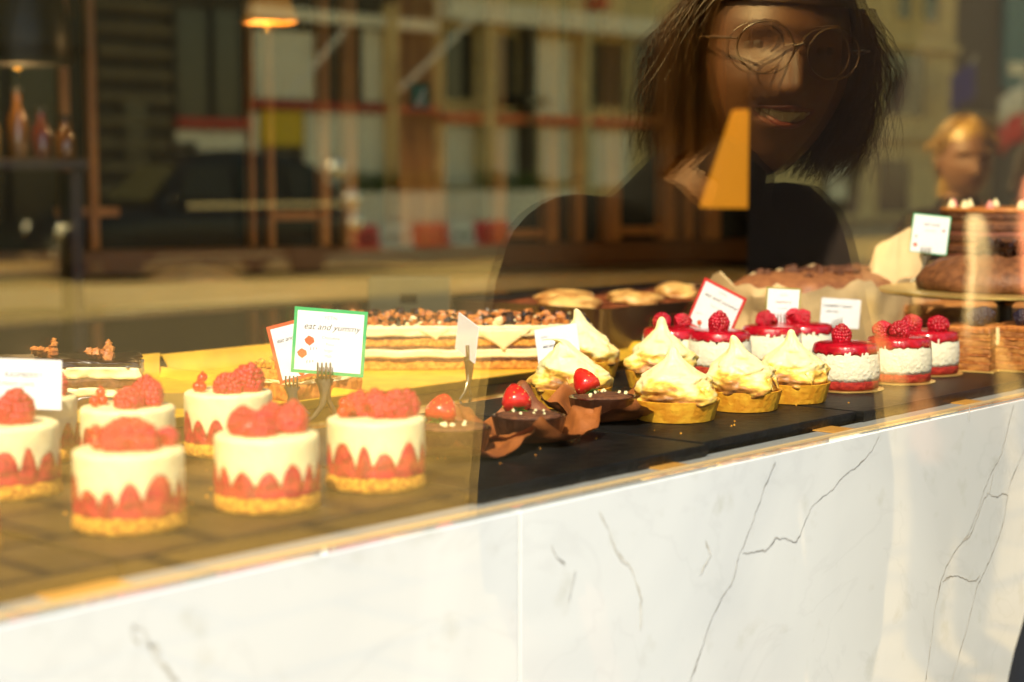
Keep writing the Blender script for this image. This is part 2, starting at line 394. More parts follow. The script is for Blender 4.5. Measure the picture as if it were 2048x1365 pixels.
# back ledge and glazed wooden screen, turned 27.7 degrees
RZ = R(-26)
LD0 = D(700, 500, 5.2); LD0.z = 0
def ledge_pt(px, py, off=0):
    n = Vector((-math.sin(RZ), math.cos(RZ), 0)); q = LD0 + n*off; d = ray(px, py); return EYE + d*((q-EYE).dot(n)/d.dot(n))
def lx(px, off): # local x coordinate along the ledge of a column at offset
    p = ledge_pt(px, 340, off)-LD0; return p.x*math.cos(RZ)+p.y*math.sin(RZ)
rt = empty('back_ledge', arr(LD0), RZ); tag(rt, 'long cream ledge across the shop behind the cakes', 'ledge')
zt = ledge_pt(700, 560, 0).z; zb = ledge_pt(700, 602, 0).z
b = MB(); b.box((-3.2, 0, zb), (lx(1520, 0), .42, zt), bev=.01); b.build('ledge_top', M['ledge'], rt)
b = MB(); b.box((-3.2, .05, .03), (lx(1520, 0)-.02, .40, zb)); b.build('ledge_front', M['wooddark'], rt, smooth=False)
SC = .46
rt = empty('glazed_screen', arr(LD0), RZ); tag(rt, 'tall wooden screen with dark glass panes standing behind the cream ledge', 'screen')
zr0 = zt+.002; zr1 = ledge_pt(1200, 484, SC).z
b = MB(); b.box((-3.6, SC, zr0), (lx(1520, SC), SC+.07, zr1), bev=.006); b.build('bottom_rail', mat('brown_rail_wood', (.16,.062,.012), .5), rt)
b = MB(); b.box((-3.6, SC+.075, .03), (lx(1520, SC), SC+.095, 3.40)); b.build('glass_pane', M['darkpane'], rt, smooth=False)
posts = [(122,142,0),(178,196,0),(500,510,.4),(536,548,.4),(640,660,.1),(688,714,0),(782,868,-.06),(885,892,.2),(985,1012,0),(1093,1116,0),(1150,1166,.2),(1212,1240,0),(1328,1350,0),(1372,1386,.05),(1412,1440,0)]
for a, c, _ in posts:
    b = MB(); x0 = lx(a, SC); x1 = lx(c, SC)
    big = (c-a) > 60
    b.box((x0, SC-(.08 if big else .012), zr1+.002), (x1, SC+.072, 3.40), bev=.004)
    b.build('pillar' if big else 'post', M['wood'], rt)
for (a, c, py, h) in ((1012,1093,468,.03),(1240,1328,462,.03),(540,640,432,.03),(110,240,425,.03),(870,985,236,.05),(1012,1328,240,.04)):
    z = ledge_pt((a+c)/2, py, SC).z; b = MB(); b.box((lx(a, SC)+.002, SC+.01, z-h/2), (lx(c, SC)-.002, SC+.06, z+h/2), bev=.003); b.build('cross_rail', M['wood'], rt)
# green exit style sign hung on the thick pillar
ps = ledge_pt(840, 195, SC-.10)
rt = empty('wall_sign', arr(ps), RZ); tag(rt, 'small green square sign with a white slanting mark on the thick orange pillar', 'sign')
q = (ps-EYE).dot(FW)/FPX
b = MB(); b.box((-20*q, 0, -29*q), (20*q, .018, 29*q), bev=.003); b.build('sign_frame', M['darkmetal'], rt)
b = MB(); b.box((-16*q, -.003, -24*q), (16*q, 0, 24*q)); b.build('sign_face', M['signgreen'], rt, smooth=False)
b = MB(); b.tube([(-8*q,-.005,-16*q),(-1*q,-.005,-2*q),(2*q,-.005,1*q),(9*q,-.005,15*q)], 2.6*q, 6); b.tube([(-1*q,-.005,-2*q),(8*q,-.005,-8*q)], 2*q, 6); b.build('sign_mark', M['signwhite'], rt)

# pendant lamps
def pendant(px, py_bot, t, rw, h, label, square=False, power=5, dark=False):
    p = D(px, py_bot, t); rt = empty('pendant_lamp', arr(p)); tag(rt, label, 'lamp', None if dark else 'amber pendant lamps in the shop')
    b = MB(); n = 4 if square else 40
    if dark:
        prof = [(rw*.98,0),(rw,.01),(rw*.98,.08),(rw*.8,.2),(rw*.45,.3),(.05,.34),(.048,.335),(rw*.42,.28),(rw*.76,.19),(rw*.94,.08),(rw*.95,.005)]
    else: prof = [(rw,0),(rw*1.005,.004),(rw*.40,h),(rw*.39,h),(rw*.985,.002)]
    b.lathe(prof, n, M=T(rz=R(20)), caps=False); b.build('lamp_shade', M['darkmetal'] if dark else (M['shadedim'] if square else M['shade']), rt, ang=25)
    hh = .34 if dark else h
    b = MB(); b.lathe([(rw*.38 if not dark else .045,hh+.0005),(.03,hh+.006),(.008,hh+.045)], 16); b.build('cap', M['darkmetal'], rt)
    b = MB(); b.tube([(0,0,hh+.04),(0,0,3.42-p.z)], .004, 6); b.build('cord', M['darkmetal'], rt)
    b = MB(); b.ball((0,0,h*.55 if not dark else .06), .022, nu=16, nv=10); b.build('bulb', M['bulb'], rt)
    li = bpy.data.lights.new('lamp_light', 'POINT'); li.energy = power*1.5; li.color = (1,.62,.25); li.shadow_soft_size = .008
    lo = bpy.data.objects.new('lamp_light', li); COL.objects.link(lo); lo.parent = rt; lo.location = (0,0,-.012)
pendant(1503, 415, 4.1, .120, .225, 'glowing amber cone pendant lamp beside the end wall, half hidden by it')
pendant(540, 46, 4.6, .083, .12, 'amber pyramid pendant lamp hanging at the top left over the yellow sign', square=True, power=.5)
pendant(40, 130, 4.4, .13, .3, 'large dark dome pendant lamp with a glowing bulb in the top left corner', dark=True, power=.6)

# things on the ledge: pale paper box, lamp-like bag, cloth mound
def onledge(px, off): p = ledge_pt(px, 555, off); p.z = zt+.001; return p
p = W(820, 640, CZ); p.z = CZ+.001; rt = empty('napkin_box', arr(p), TH-PI/2); tag(rt, 'pale cream box with a dark slot at the counter back behind the slab cake', 'box')
b = MB(); b.box((-.069,-.035,0), (.069,.035,.074), bev=.004); b.build('carton', mat('pale_card_box', (.26,.21,.09), .7), rt)
b = MB(); b.box((-.014,-.0365,.030), (.014,-.0352,.045)); b.build('slot', M['darkpane'], rt, smooth=False)
p = onledge(395, .16); b = MB()
b.lathe([(.15,0),(.13,.012),(.09,.028),(.04,.04),(.01,.046),(0.001,.047)], 28, fn=lambda r,z,a,i: (r*(1+.12*math.sin(3*a+i)+.06*math.sin(7*a)), z))
o = b.build('folded_cloth', M['kraft'], loc=arr(p)); tag(o, 'pale yellow cloth heaped in a low mound on the cream ledge', 'cloth')
# shelf with bottles, far left
sp = ledge_pt(60, 300, -.30); rt = empty('bottle_shelf', (sp.x, sp.y, 0), RZ); tag(rt, 'dark wooden shelf with bottles at the far left of the shop', 'shelf')
zs = ledge_pt(60, 318, -.30).z
b = MB(); b.box((-.6,-.12,zs-.03), (.13,.12,zs), bev=.004); b.build('shelf_board', M['wooddark'], rt)
for sx in (-.57,.10):
    b = MB(); b.box((sx-.015,-.1,.02), (sx+.015,.1,zs-.032)); b.build('upright', M['wooddark'], rt, smooth=False)
bc = [mat('amber_bottle', (.10,.04,.006), .12, coat=.5), mat('red_bottle', (.07,.006,.003), .15, coat=.5), mat('pale_bottle', (.14,.09,.03), .15, coat=.5)]
for i, (dx, k, hh, lab) in enumerate(((-.10,2,.13,'pale bottle standing first from the left on the dark shelf'),(-.03,0,.17,'amber bottle standing second from the left, tallest on the dark shelf'),(.03,1,.12,'red bottle standing third from the left on the dark shelf'),(.09,0,.10,'short amber bottle standing at the right end of the dark shelf'))):
    c = math.cos(RZ)*dx; s_ = math.sin(RZ)*dx
    rb = empty('bottle', (sp.x+c, sp.y+s_, zs)); tag(rb, lab, 'bottle', 'bottles on the dark shelf')
    b = MB(); b.lathe([(.001,0),(.026,.001),(.028,.01),(.028,hh*.6),(.012,hh*.8),(.011,hh)], 18); b.build('glass_body', bc[k], rb)
    b = MB(); b.lathe([(.013,hh-.001),(.013,hh+.014),(.001,hh+.015)], 12); b.build('stopper', M['darkmetal'], rb)
# ================================================================== slate boards
def slate(x0, y0, x1, y1, label, rz=0):
    b = MB(); w_, d_ = x1-x0, y1-y0; n = 40; top = []; 
    pts = []
    for i in range(n): pts.append((i/n*w_, 0))
    for i in range(n): pts.append((w_, i/n*d_))
    for i in range(n): pts.append((w_-i/n*w_, d_))
    for i in range(n): pts.append((0, d_-i/n*d_))
    rg = []
    for z, k in ((.004, .002), (.006, 0), (SZ-CZ-.002, 0), (SZ-CZ-.0005, .0015)):
        r = []
        for (px, py) in pts:
            e = noise.noise(Vector((px*60, py*60, z*200+x0*9)))*.0016
            cx, cy = px-w_/2, py-d_/2
            r.append((cx*(1-k/w_*2)+e, cy*(1-k/d_*2)+e, z))
        rg.append(r)
    b.loft(rg)
    o = b.build('slate_board', M['slate'], loc=((x0+x1)/2, (y0+y1)/2, CZ+.0005-.004*0), ang=30)
    for p_ in o.data.vertices:
        if p_.co.z < .0045: p_.co.z = 0.0
    o.rotation_euler.z = rz
    return tag(o, label, 'slate board', 'slate boards on the counter')
a = W(930, 983); cL = W(215, 1118)
yb = a.y
slate(cL.x+.004, yb, a.x, 1.30, 'wide dark slate board under the raspberry cream cakes on the left')
slate(-.1, yb-.004, cL.x-.003, 1.28, 'dark slate board at the bottom left edge of the counter')
c2_ = W(1380, 885)
slate(a.x+.006, yb-.008, c2_.x, 1.22, 'dark slate board under the brown paper chocolate tarts')
c3_ = W(1712, 824)
slate(c2_.x+.005, c3_.y, c3_.x, 1.24, 'dark slate board under the meringue tarts')
slate(c3_.x+.005, yb-.004, 2.34, 1.30, 'dark slate board under the red topped cakes and the caramel cakes')

# ================================================================== raspberries
def berry_bm(seed, r=.0088, h=.0185):
    rnd = random.Random(seed); b = MB(); rows = 7
    for i in range(rows):
        t = i/(rows-1); z = h*(.06+.86*t)
        rr = r*(.80+.28*math.sin(PI*min(1, t*.9+.12)))*(1-.62*max(0, t-.45)**1.6/.4) * (1 if t < .99 else .5)
        n = max(4, int(2*PI*rr/.0034))
        for j in range(n):
            a = 2*PI*(j+.5*(i % 2))/n + rnd.uniform(-.12, .12)
            b.ball((rr*math.cos(a)*.86, rr*math.sin(a)*.86, z+rnd.uniform(-.0004,.0004)), .00235*rnd.uniform(.88,1.1), nu=8, nv=6)
    b.lathe([(.001,h*.04),(r*.62,h*.03),(r*.84,h*.25),(r*.80,h*.6),(r*.45,h*.9),(.001,h*.98)], 16)
    return b
BM = []
for k in range(3):
    o = berry_bm(k).build('raspberry', M['berry'], ang=180); BM.append(o.data); bpy.data.objects.remove(o)
def berry(parent, x, y, z, tilt=0, rz=0, s=1, k=0, name='raspberry'):
    o = bpy.data.objects.new(name, BM[k % 3]); COL.objects.link(o); o.parent = parent
    o.matrix_local = T(x, y, z, rz=rz, rx=tilt, s=s); return o
cb = MB(); cb.ball((0,0,0), .0042, nu=14, nv=10); cb.tube([(0,0,.004),(0,0,.0058)], .0006, 5)
o = cb.build('redcurrant', M['currant'], ang=180); CUR = o.data; bpy.data.objects.remove(o)

# ================================================================== raspberry cream cakes (left)
def cream_cake(px, py, toppings, label, sc_=1.0, seed=0, rot=0, hk=1.0):
    p = W(px, py); rt = empty('raspberry_cream_cake', (p.x, p.y, SZ), rot)
    tag(rt, label, 'cake', 'raspberry cream cakes on the left slate board')
    rnd = random.Random(seed); r0 = .0375*sc_; N = 168; nb = 13
    cuts = [k+rnd.uniform(-.22,.22) for k in range(nb)]; cuts = [c_-cuts[0] for c_ in cuts]+[nb]; hh = [rnd.uniform(.62,1.22) for _ in range(nb)]; pw = [rnd.uniform(.45,1.1) for _ in range(nb)]
    zb, H = .0115, .054*hk
    def seg(a):
        u = (a/(2*PI))*nb
        for k in range(nb):
            if u < cuts[k+1] or k == nb-1: return k, min(1, max(0, (u-cuts[k])/(cuts[k+1]-cuts[k])))
    def border(a):
        k, f = seg(a)
        s = max(0, math.sin(PI*f))**pw[k]
        return zb + .0075 + .0175*s*hh[k] + .0012*noise.noise(Vector((math.cos(a)*11, math.sin(a)*11, seed)))
    # biscuit base
    b = MB()
    def fb(r, z, a, i): 
        q = 1+.028*noise.noise(Vector((math.cos(a)*9+seed*3, math.sin(a)*9, z*500)))+.018*noise.noise(Vector((math.cos(a)*30+seed, math.sin(a)*30, z*900)))
        return r*q, z+(.0013*noise.noise(Vector((math.cos(a)*6, math.sin(a)*6, seed+i*2))) if i else 0)
    b.lathe([(r0*.97,0),(r0*1.02,.001),(r0*1.03,.004),(r0*1.02,.008),(r0*1.0,zb),(r0*.9,zb+.0006)], N, fn=fb); b.build('biscuit_base', M['crumb'], rt, ang=180)
    # fruit layer: halved raspberries standing round the side
    b = MB(); rings = []
    for i in range(15):
        t = i/14; rg = []
        for j in range(N):
            a = 2*PI*j/N; k_, f = seg(a); z = zb+.0005+(border(a)-zb-.0002)*t
            bulge = .0021*max(0, math.sin(PI*f))**.5-.0007 + .0005*math.cos(2*PI*z/.0031)*math.cos(2*PI*f*3)
            rr = r0*.985+bulge*(1-t**4*.8)
            rg.append((rr*math.cos(a), rr*math.sin(a), z))
        rings.append(rg)
    b.loft(rings, caps=False); b.build('fruit_layer', M['fruit'], rt, ang=180)
    # cream
    b = MB(); rings = []
    lvl = [0,.08,.3,.55,.8,.93,1]
    for i, t in enumerate(lvl):
        rg = []
        for j in range(N):
            a = 2*PI*j/N; z0 = border(a)-.0004; z = z0+(H-.0015-z0)*t
            rr = r0*(1.0 if t < .99 else .99)+.0004*noise.noise(Vector((math.cos(a)*3, math.sin(a)*3, t*3+seed)))*1.4
            if i == 0: rr = r0*.988
            rg.append((rr*math.cos(a), rr*math.sin(a), z))
        rings.append(rg)
    for q, dz in ((.955,.0),(.90,.0007),(.7,.0006),(.4,.0009),(.05,.0008)):
        rings.append([(r0*q*math.cos(2*PI*j/N), r0*q*math.sin(2*PI*j/N), H-.0006+dz+.0007*noise.noise(Vector((q*8*math.cos(2*PI*j/N), q*8*math.sin(2*PI*j/N), seed)))) for j in range(N)])
    b.loft(rings); b.build('cream_filling', M['cream'], rt, ang=180)
    # toppings in view space: u along the picture's right, v away from the viewer
    ux, uy = RT.x, RT.y; vx, vy = math.cos(TH), math.sin(TH)
    c, s = math.cos(-rot), math.sin(-rot)
    for q, (u, v, tl, sz) in enumerate(toppings):
        X, Y = u*ux+v*vx, u*uy+v*vy; X, Y = c*X-s*Y, s*X+c*Y
        berry(rt, X, Y, H+(.004 if tl > 1 else 0), tilt=tl, rz=rnd.uniform(0,6.2), s=sz*1.12, k=q)
    for q in range(rnd.choice((3,4,5))):
        u, v = -.024+rnd.uniform(-.003,.006), -.004+rnd.uniform(-.012,.012)
        X, Y = u*ux+v*vx, u*uy+v*vy; X, Y = c*X-s*Y, s*X+c*Y
        o = bpy.data.objects.new('redcurrant', CUR); COL.objects.link(o); o.parent = rt; o.location = (X, Y, H+.0045+(.006 if q > 2 else 0))
    return rt
cream_cake(260, 1052, [(-.006,-.012,.3,1.15),(.012,-.010,-.3,1.05),(.004,.008,.2,1),(-.012,.006,.9,.9),(.024,.004,1.3,.7)], 'largest raspberry cream cake with its whole front in view at the lower left', seed=1)
cream_cake(535, 1012, [(-.016,-.006,.2,1),(.002,-.010,1.45,1.15),(.016,-.002,-.35,1.15),(.002,.010,.3,1)], 'raspberry cream cake in the front row just left of the green card fork', seed=2)
cream_cake(753, 972, [(-.004,-.010,1.3,1.1),(.014,-.004,.3,1.1),(.022,.008,-.2,1.0),(.002,.010,.2,1),(-.016,.002,.4,1)], 'rightmost raspberry cream cake, beside the brown paper tarts', seed=3)
cream_cake(458, 905, [(.004,-.006,1.5,1.15),(.017,-.004,-.3,1.2),(.012,.008,.2,1)], 'raspberry cream cake in the back row behind the gap, left of the crumb cake', seed=4)
cream_cake(258, 944, [(0,-.006,1.45,1.1),(.016,-.002,-.3,1.2),(.010,.010,.1,1)], 'raspberry cream cake in the back row, directly behind the nearest cake', seed=5)
cream_cake(20, 986, [(.006,-.006,-.25,1.3),(-.012,-.002,.4,1)], 'raspberry cream cake cut by the left picture edge, under the white card', seed=6)
cream_cake(66, 918, [(.018,-.002,-.1,1.15),(0,.004,.3,1)], 'raspberry cream cake half hidden behind the white card at the far left', seed=7)
cream_cake(-124, 1106, [(0,-.004,.2,1.1),(.012,.004,.2,1)], 'nearest raspberry cream cake of which only a sliver shows at the left picture edge', seed=8)

# ================================================================== meringue tarts
def meringue_tart(px, py, label, seed, hk=1.0, lean=(0,0), sc_=1.0, hook=0):
    p = W(px, py); rt = empty('meringue_tart', (p.x, p.y, SZ)); tag(rt, label, 'tart', 'lemon meringue tarts'); rnd = random.Random(seed)
    b = MB(); N = 96
    prof = [(.033,0),(.0352,.0008),(.0402,.0195),(.0404,.0207),(.0392,.0210),(.036,.0175),(.001,.0172)]
    b.lathe([(r*sc_, z) for r, z in prof], N, fn=lambda r, z, a, i: (r*(1+.006*math.cos(30*a) if i in (1,2,3) else r/r*1)*(1), z) if True else None)
    b.build('pastry_shell', M['pastry'], rt, ang=35)
    b = MB(); H = .061*hk; L = 56; rings = []
    PR = [(0,.0350),(.06,.0374),(.16,.0382),(.27,.0362),(.38,.0330),(.50,.0268),(.60,.0192),(.69,.0126),(.78,.0082),(.86,.0058),(.94,.0042),(.98,.0028),(1,.0008)]
    for i in range(L+1):
        t = i/L
        for q in range(len(PR)-1):
            if PR[q][0] <= t <= PR[q+1][0]: rr = PR[q][1]+(PR[q+1][1]-PR[q][1])*(t-PR[q][0])/(PR[q+1][0]-PR[q][0])
        rr *= sc_
        z = .0165+H*t
        lx_, ly_ = lean[0]*t*t, lean[1]*t*t
        if hook and t > .82: lx_ += hook*(t-.82)**1.5*.22; ly_ -= hook*(t-.82)**1.5*.1; z -= (t-.82)**2*.25*abs(hook)
        rg = []
        for j in range(N):
            a = 2*PI*j/N
            e = 1+.09*math.sin(a*2+t*8+seed)*(1-t)+.15*noise.noise(Vector((math.cos(a)*2.2+seed, math.sin(a)*2.2, t*7)))+.06*noise.noise(Vector((math.cos(a)*6+seed, math.sin(a)*6, t*16)))
            e += .05*math.sin(t*22+a*1+seed)*(1-t)*(.4+t)
            rg.append((lx_+rr*e*math.cos(a), ly_+rr*e*math.sin(a), z+.0016*math.sin(a+t*9)*(1-t)))
        rings.append(rg)
    b.loft(rings); 
    for q in range(2):   # little pulled drips of meringue
        a = rnd.uniform(-2.6, -.8); r = .0378*sc_; pts = [(r*(.93+.09*k/4)*math.cos(a+.03*k), r*(.93+.09*k/4)*math.sin(a+.03*k), .034-.0032*k) for k in range(5)]
        b.tube(pts, [.0022,.0016,.0011,.001,.0013], 8)
    b.build('meringue', M['meringue'], rt, ang=180)
    return rt
meringue_tart(1350, 838, 'front left meringue tart with a wide dark torched foot, right of the brown paper', 11, .90, (.0,.004), 1.08)
meringue_tart(1484, 818, 'middle one of the three front meringue tarts, darkly toasted patch on its right', 12, .98, (-.012,.004), 1.0)
meringue_tart(1583, 802, 'right hand front meringue tart beside the first red topped cake', 13, .98, (-.003,.0), 1.0)
meringue_tart(1322, 776, 'meringue tart with a thin straight spike, behind the front left one', 14, 1.04, (.0,.0), 1.0)
meringue_tart(1143, 812, 'meringue tart with a curled tip standing behind the brown baking paper', 15, 1.0, (-.014,.006), 1.05, hook=-1)
meringue_tart(1170, 754, 'rearmost meringue tart with a blunt peak, against the white card', 16, 1.06, (-.012,.004), 1.0)

# ================================================================== red topped cakes
def red_cake(px, py, berries, label, seed, sc_=1.0):
    p = W(px, py); rt = empty('red_topped_cake', (p.x, p.y, SZ)); tag(rt, label, 'cake', 'red topped coconut cream cakes'); N = 96; r0 = .0365*sc_
    b = MB(); b.lathe([(.0415,0),(.0425,.0004),(.0425,.0013),(.0415,.0016)], 72); b.build('gold_board', M['goldcard'], rt)
    def nz(k): return lambda r, z, a, i: (r*(1+k*noise.noise(Vector((math.cos(a)*12+seed, math.sin(a)*12, z*320)))), z+.0013*noise.noise(Vector((math.cos(a)*14, math.sin(a)*14, seed+z*90)))*(1 if .004 < z < .05 else 0))
    b = MB(); b.lathe([(r0*.94,.0018),(r0*1.0,.003),(r0*1.01,.0105),(r0*.99,.0125)], N, fn=nz(.03)); b.build('red_sponge_base', M['redsponge'], rt, ang=180)
    b = MB(); b.lathe([(r0*1.0,.0112),(r0*1.03,.016),(r0*1.045,.025),(r0*1.03,.035),(r0*1.005,.043),(r0*.965,.0475)], N, fn=nz(.018)); b.build('cream_body', M['cheese'], rt, ang=180)
    b = MB()
    def gz(r, z, a, i):
        k = noise.noise(Vector((math.cos(a)*7+seed, math.sin(a)*7, 2)))
        return (r*(1+.008*k), z-(.0070*abs(k)+.0035*abs(noise.noise(Vector((math.cos(a)*26, math.sin(a)*26, seed)))) if i < 2 else 0))
    b.lathe([(r0*1.016,.0435),(r0*1.008,.0462),(r0*.975,.0492),(r0*.93,.0512),(r0*.8,.0524),(r0*.4,.0532),(.001,.0534)], N, fn=gz); b.build('red_glaze', M['glaze'], rt, ang=180)
    vx, vy = math.cos(TH), math.sin(TH)
    for q, (u, v, tl, s) in enumerate(berries):
        berry(rt, u*RT.x+v*vx, u*RT.y+v*vy, .0525+(.005 if tl > 1 else 0), tilt=tl, rz=q*2+seed, s=s*1.06, k=q)
red_cake(1690, 778, [(-.005,0,-.2,1.05)], 'front red topped cake, nearest of the right hand row with a single raspberry', 21)
red_cake(1796, 763, [(-.012,.0,1.4,1.05),(.002,.004,1.4,1.1)], 'second red topped cake along the right hand row with two raspberries lying on it', 22)
red_cake(1853, 747, [(-.012,0,1.3,1.1),(.005,-.004,1.45,1.15)], 'third red topped cake, furthest in the right hand row before the caramel cakes', 23)
red_cake(1345, 741, [(-.012,0,1.2,1.05),(.004,.002,1.4,1.0)], 'leftmost red topped cake, behind the thin spiked meringue', 24)
red_cake(1438, 748, [(-.002,-.004,.1,1.2)], 'red topped cake with one upright raspberry in front of the red bordered card', 25)
red_cake(1542, 735, [(-.012,0,.4,1.0),(.0,.004,.9,1.0)], 'red topped cake right of the red bordered card, behind the middle meringue', 26)
red_cake(1606, 730, [(-.014,0,1.2,1.0),(.006,0,1.4,1.05)], 'red topped cake with two raspberries just left of the plain white card', 27)

# ================================================================== chocolate tarts in brown baking paper
def strawberry(parent, x, y, z, s=1, tilt=.3, rz=0):
    o = MB(); o.lathe([(.001,0),(.007,.0004),(.0108,.003),(.0116,.007),(.0100,.013),(.0070,.019),(.0035,.0232),(.001,.0242)], 24, fn=lambda r, z, a, i: (r*(1+.05*math.sin(2*a+1)), z))
    st = o.build('strawberry', M['straw'], parent, ang=180); st.matrix_local = T(x, y, z, rz=rz, rx=tilt, s=s)
    b = MB()
    for k in range(30):
        a = k*2.4; t = (k+.5)/30; zz = .003+.017*t; r = .0117-.0075*max(0,t-.2)**1.3
        b.ball((r*math.cos(a), r*math.sin(a), zz), .0005, nu=5, nv=4)
    b.build('seeds', M['seed'], st)
    b = MB()
    for k in range(6):
        a = k*PI/3; b.tube([(0,0,.0005),(.004*math.cos(a),.004*math.sin(a),-.001),(.010*math.cos(a),.010*math.sin(a),-.003)], [.001,.0019,.0003], 6, flat=.3)
    b.tube([(0,0,0),(.001,0,-.006)], .0007, 6); b.build('leaves', M['leaf'], st)
def choc_tart(px, py, label, seed, sdx=0, sdy=0, plab='', peak=(0,0,0), rot=0, crinkle=1):
    p = W(px, py); rt = empty('chocolate_tart', (p.x, p.y, SZ+.0022)); tag(rt, label, 'tart', 'chocolate tarts with strawberries'); N = 80
    b = MB(); b.lathe([(.026,0),(.0285,.001),(.0325,.017),(.0328,.020),(.0315,.0205),(.0295,.0185),(.001,.0183)], N, fn=lambda r, z, a, i: (r*(1+(.03*abs(math.cos(11*a)) if i in (1,2,3) else 0)), z)); b.build('chocolate_shell', M['choc'], rt, ang=50)
    b = MB(); b.lathe([(.0292,.0186),(.028,.0212),(.02,.0228),(.001,.0232)], N, fn=lambda r, z, a, i: (r, z+.0008*noise.noise(Vector((r*150*math.cos(a), r*150*math.sin(a), seed))))); b.build('ganache', M['chocbrown'], rt, ang=180)
    strawberry(rt, sdx*RT.x+sdy*math.cos(TH), sdx*RT.y+sdy*math.sin(TH), .0245, 1.15, .75, TH+PI/2+(seed % 3)*.5-.3)
    rnd = random.Random(seed); b = MB()
    for k in range(8):
        a = rnd.uniform(0, 6.28); r = rnd.uniform(.008, .025); b.ball((r*math.cos(a), r*math.sin(a), .0237), rnd.uniform(.001,.0022), nu=7, nv=5, jit=.5)
    b.build('nut_crumbs', M['cream'], rt)
    # crumpled paper sheet, its corners standing up
    n = 40; S = .062; vs = []; fs = []
    for layer in (0,1):
        for i in range(n+1):
            for j in range(n+1):
                u = (i/n-.5)*2; v = (j/n-.5)*2; X = u*S; Y = v*S; d = math.hypot(X, Y)
                lift = max(0, d-.033)
                cor = (abs(u)*abs(v))**1.5
                h = lift*.28*crinkle + cor*.012
                for (cx, cy, hh) in peak: h += hh*math.exp(-((u-cx)**2+(v-cy)**2)/.16)*min(1, max(0, (d-.032)/.02))
                h += .0060*noise.noise(Vector((X*45+seed, Y*45, 0)))*min(1, lift/.01)+.0018*abs(noise.noise(Vector((X*110, Y*110+seed, 0))))*min(1, lift/.01)
                k = 1-.25*min(1, h/.03)
                vs.append((X*k, Y*k, max(.0002, h+.0002)+layer*.0004))
    m_ = (n+1)**2
    for i in range(n):
        for j in range(n):
            a = i*(n+1)+j; q = (a, a+1, a+n+2, a+n+1); fs.append(q); fs.append(tuple(m_+x for x in reversed(q)))
    b = MB(); b.add(vs, fs); o = b.build('baking_paper', M['brownpaper'], ang=35)
    o.location = (p.x, p.y, SZ+.0008); o.rotation_euler.z = rot
    tag(o, plab, 'baking paper', 'sheets of brown baking paper')
choc_tart(1058, 880, 'glossy chocolate tart with a strawberry, in dark brown paper right of the orange reflection edge', 31, -.010, .006, 'dark brown crumpled paper with a tall peaked fold under the nearest clear chocolate tart', ((.95,.7,.022),(.9,-.4,.012),(-.6,.9,.012)), .1)
choc_tart(1206, 838, 'chocolate tart with a strawberry behind the pointed fold, left of the front meringue tart', 32, -.012, .002, 'brown crumpled paper holding the chocolate tart next to the front left meringue tart', ((.9,-.5,.020),(.2,.95,.018)), .35)
choc_tart(905, 905, 'chocolate tart with a strawberry close behind the rightmost raspberry cake', 33, -.012, .004, 'brown baking paper under the tart beside the rightmost raspberry cake', ((.8,.8,.020),), .0, .5)

# ================================================================== gold trays and slab cakes
def tray(x0, y0, x1, y1, h, label):
    rt = empty('gold_tray', ((x0+x1)/2, (y0+y1)/2, CZ+.0006)); tag(rt, label, 'tray', 'gold foil cake trays'); w_, d_ = (x1-x0)/2, (y1-y0)/2
    b = MB(); e = .012; b.box((-w_+e,-d_+e,0), (w_-e,d_-e,.002)); b.build('tray_floor', M['goldtray'], rt, smooth=False)
    for a, c, nx, ny in (((-w_+e,-d_+e),(w_-e,-d_+e),0,-1),((w_-e,-d_+e),(w_-e,d_-e),1,0),((w_-e,d_-e),(-w_+e,d_-e),0,1),((-w_+e,d_-e),(-w_+e,-d_+e),-1,0)):
        b = MB(); hh = h if ny > 0 else h*.42; o_ = e*.8; ex, ey = (c[0]-a[0]), (c[1]-a[1]); L = math.hypot(ex, ey); ex /= L; ey /= L
        pr = [(0,0.0022),(o_,hh),(o_+.003,hh+.0005),(o_+.003,hh-.001),(o_+.001,hh-.0012),(.0014,.0006)]
        b.loft([[(a[0]-ex*u*.9+nx*u, a[1]-ey*u*.9+ny*u, z) for u, z in pr], [(c[0]+ex*u*.9+nx*u, c[1]+ey*u*.9+ny*u, z) for u, z in pr]]); b.build('tray_rim', M['goldtray'], rt, smooth=False)
tray(.98, 1.375, 1.325, 1.74, .030, 'gold foil tray behind the raspberry cakes holding the crumb cake')
tray(1.335, 1.375, 1.98, 1.755, .026, 'large gold foil tray under the long layered slab cake')
def slab_layers(rt, x0, y0, x1, y1, layers, seed=0, wob=.0012):
    z = 0
    for name, th, mt, inset in layers:
        b = MB(); n = 60; rings = []; pts = []
        for i in range(n): pts.append((x0+(x1-x0)*i/n, y0))
        for i in range(n//2): pts.append((x1, y0+(y1-y0)*i/(n//2)))
        for i in range(n): pts.append((x1-(x1-x0)*i/n, y1))
        for i in range(n//2): pts.append((x0, y1-(y1-y0)*i/(n//2)))
        cx, cy = (x0+x1)/2, (y0+y1)/2
        for q in (0,.25,.75,1):
            rg = []
            for (X, Y) in pts:
                e = noise.noise(Vector((X*70+seed, Y*70, z*400+q*2)))*wob*1.6+noise.noise(Vector((X*190+seed, Y*190, z*400+q*3)))*wob + inset*(1 if q in (0,1) else .8)
                d = Vector((X-cx, Y-cy)); 
                sx = -1 if X <= x0+1e-6 else (1 if X >= x1-1e-6 else 0); sy = -1 if Y <= y0+1e-6 else (1 if Y >= y1-1e-6 else 0)
                dz = .0016*noise.noise(Vector((X*32, Y*32, z*50+seed)))+.0008*noise.noise(Vector((X*90, Y*90, z*50+seed)))
                rg.append((X+sx*e, Y+sy*e, z+th*q+(dz if z+th*q > .001 else 0)))
            rings.append(rg)
        b.loft(rings); b.build(name, mt, rt, ang=180); z += th
    return z
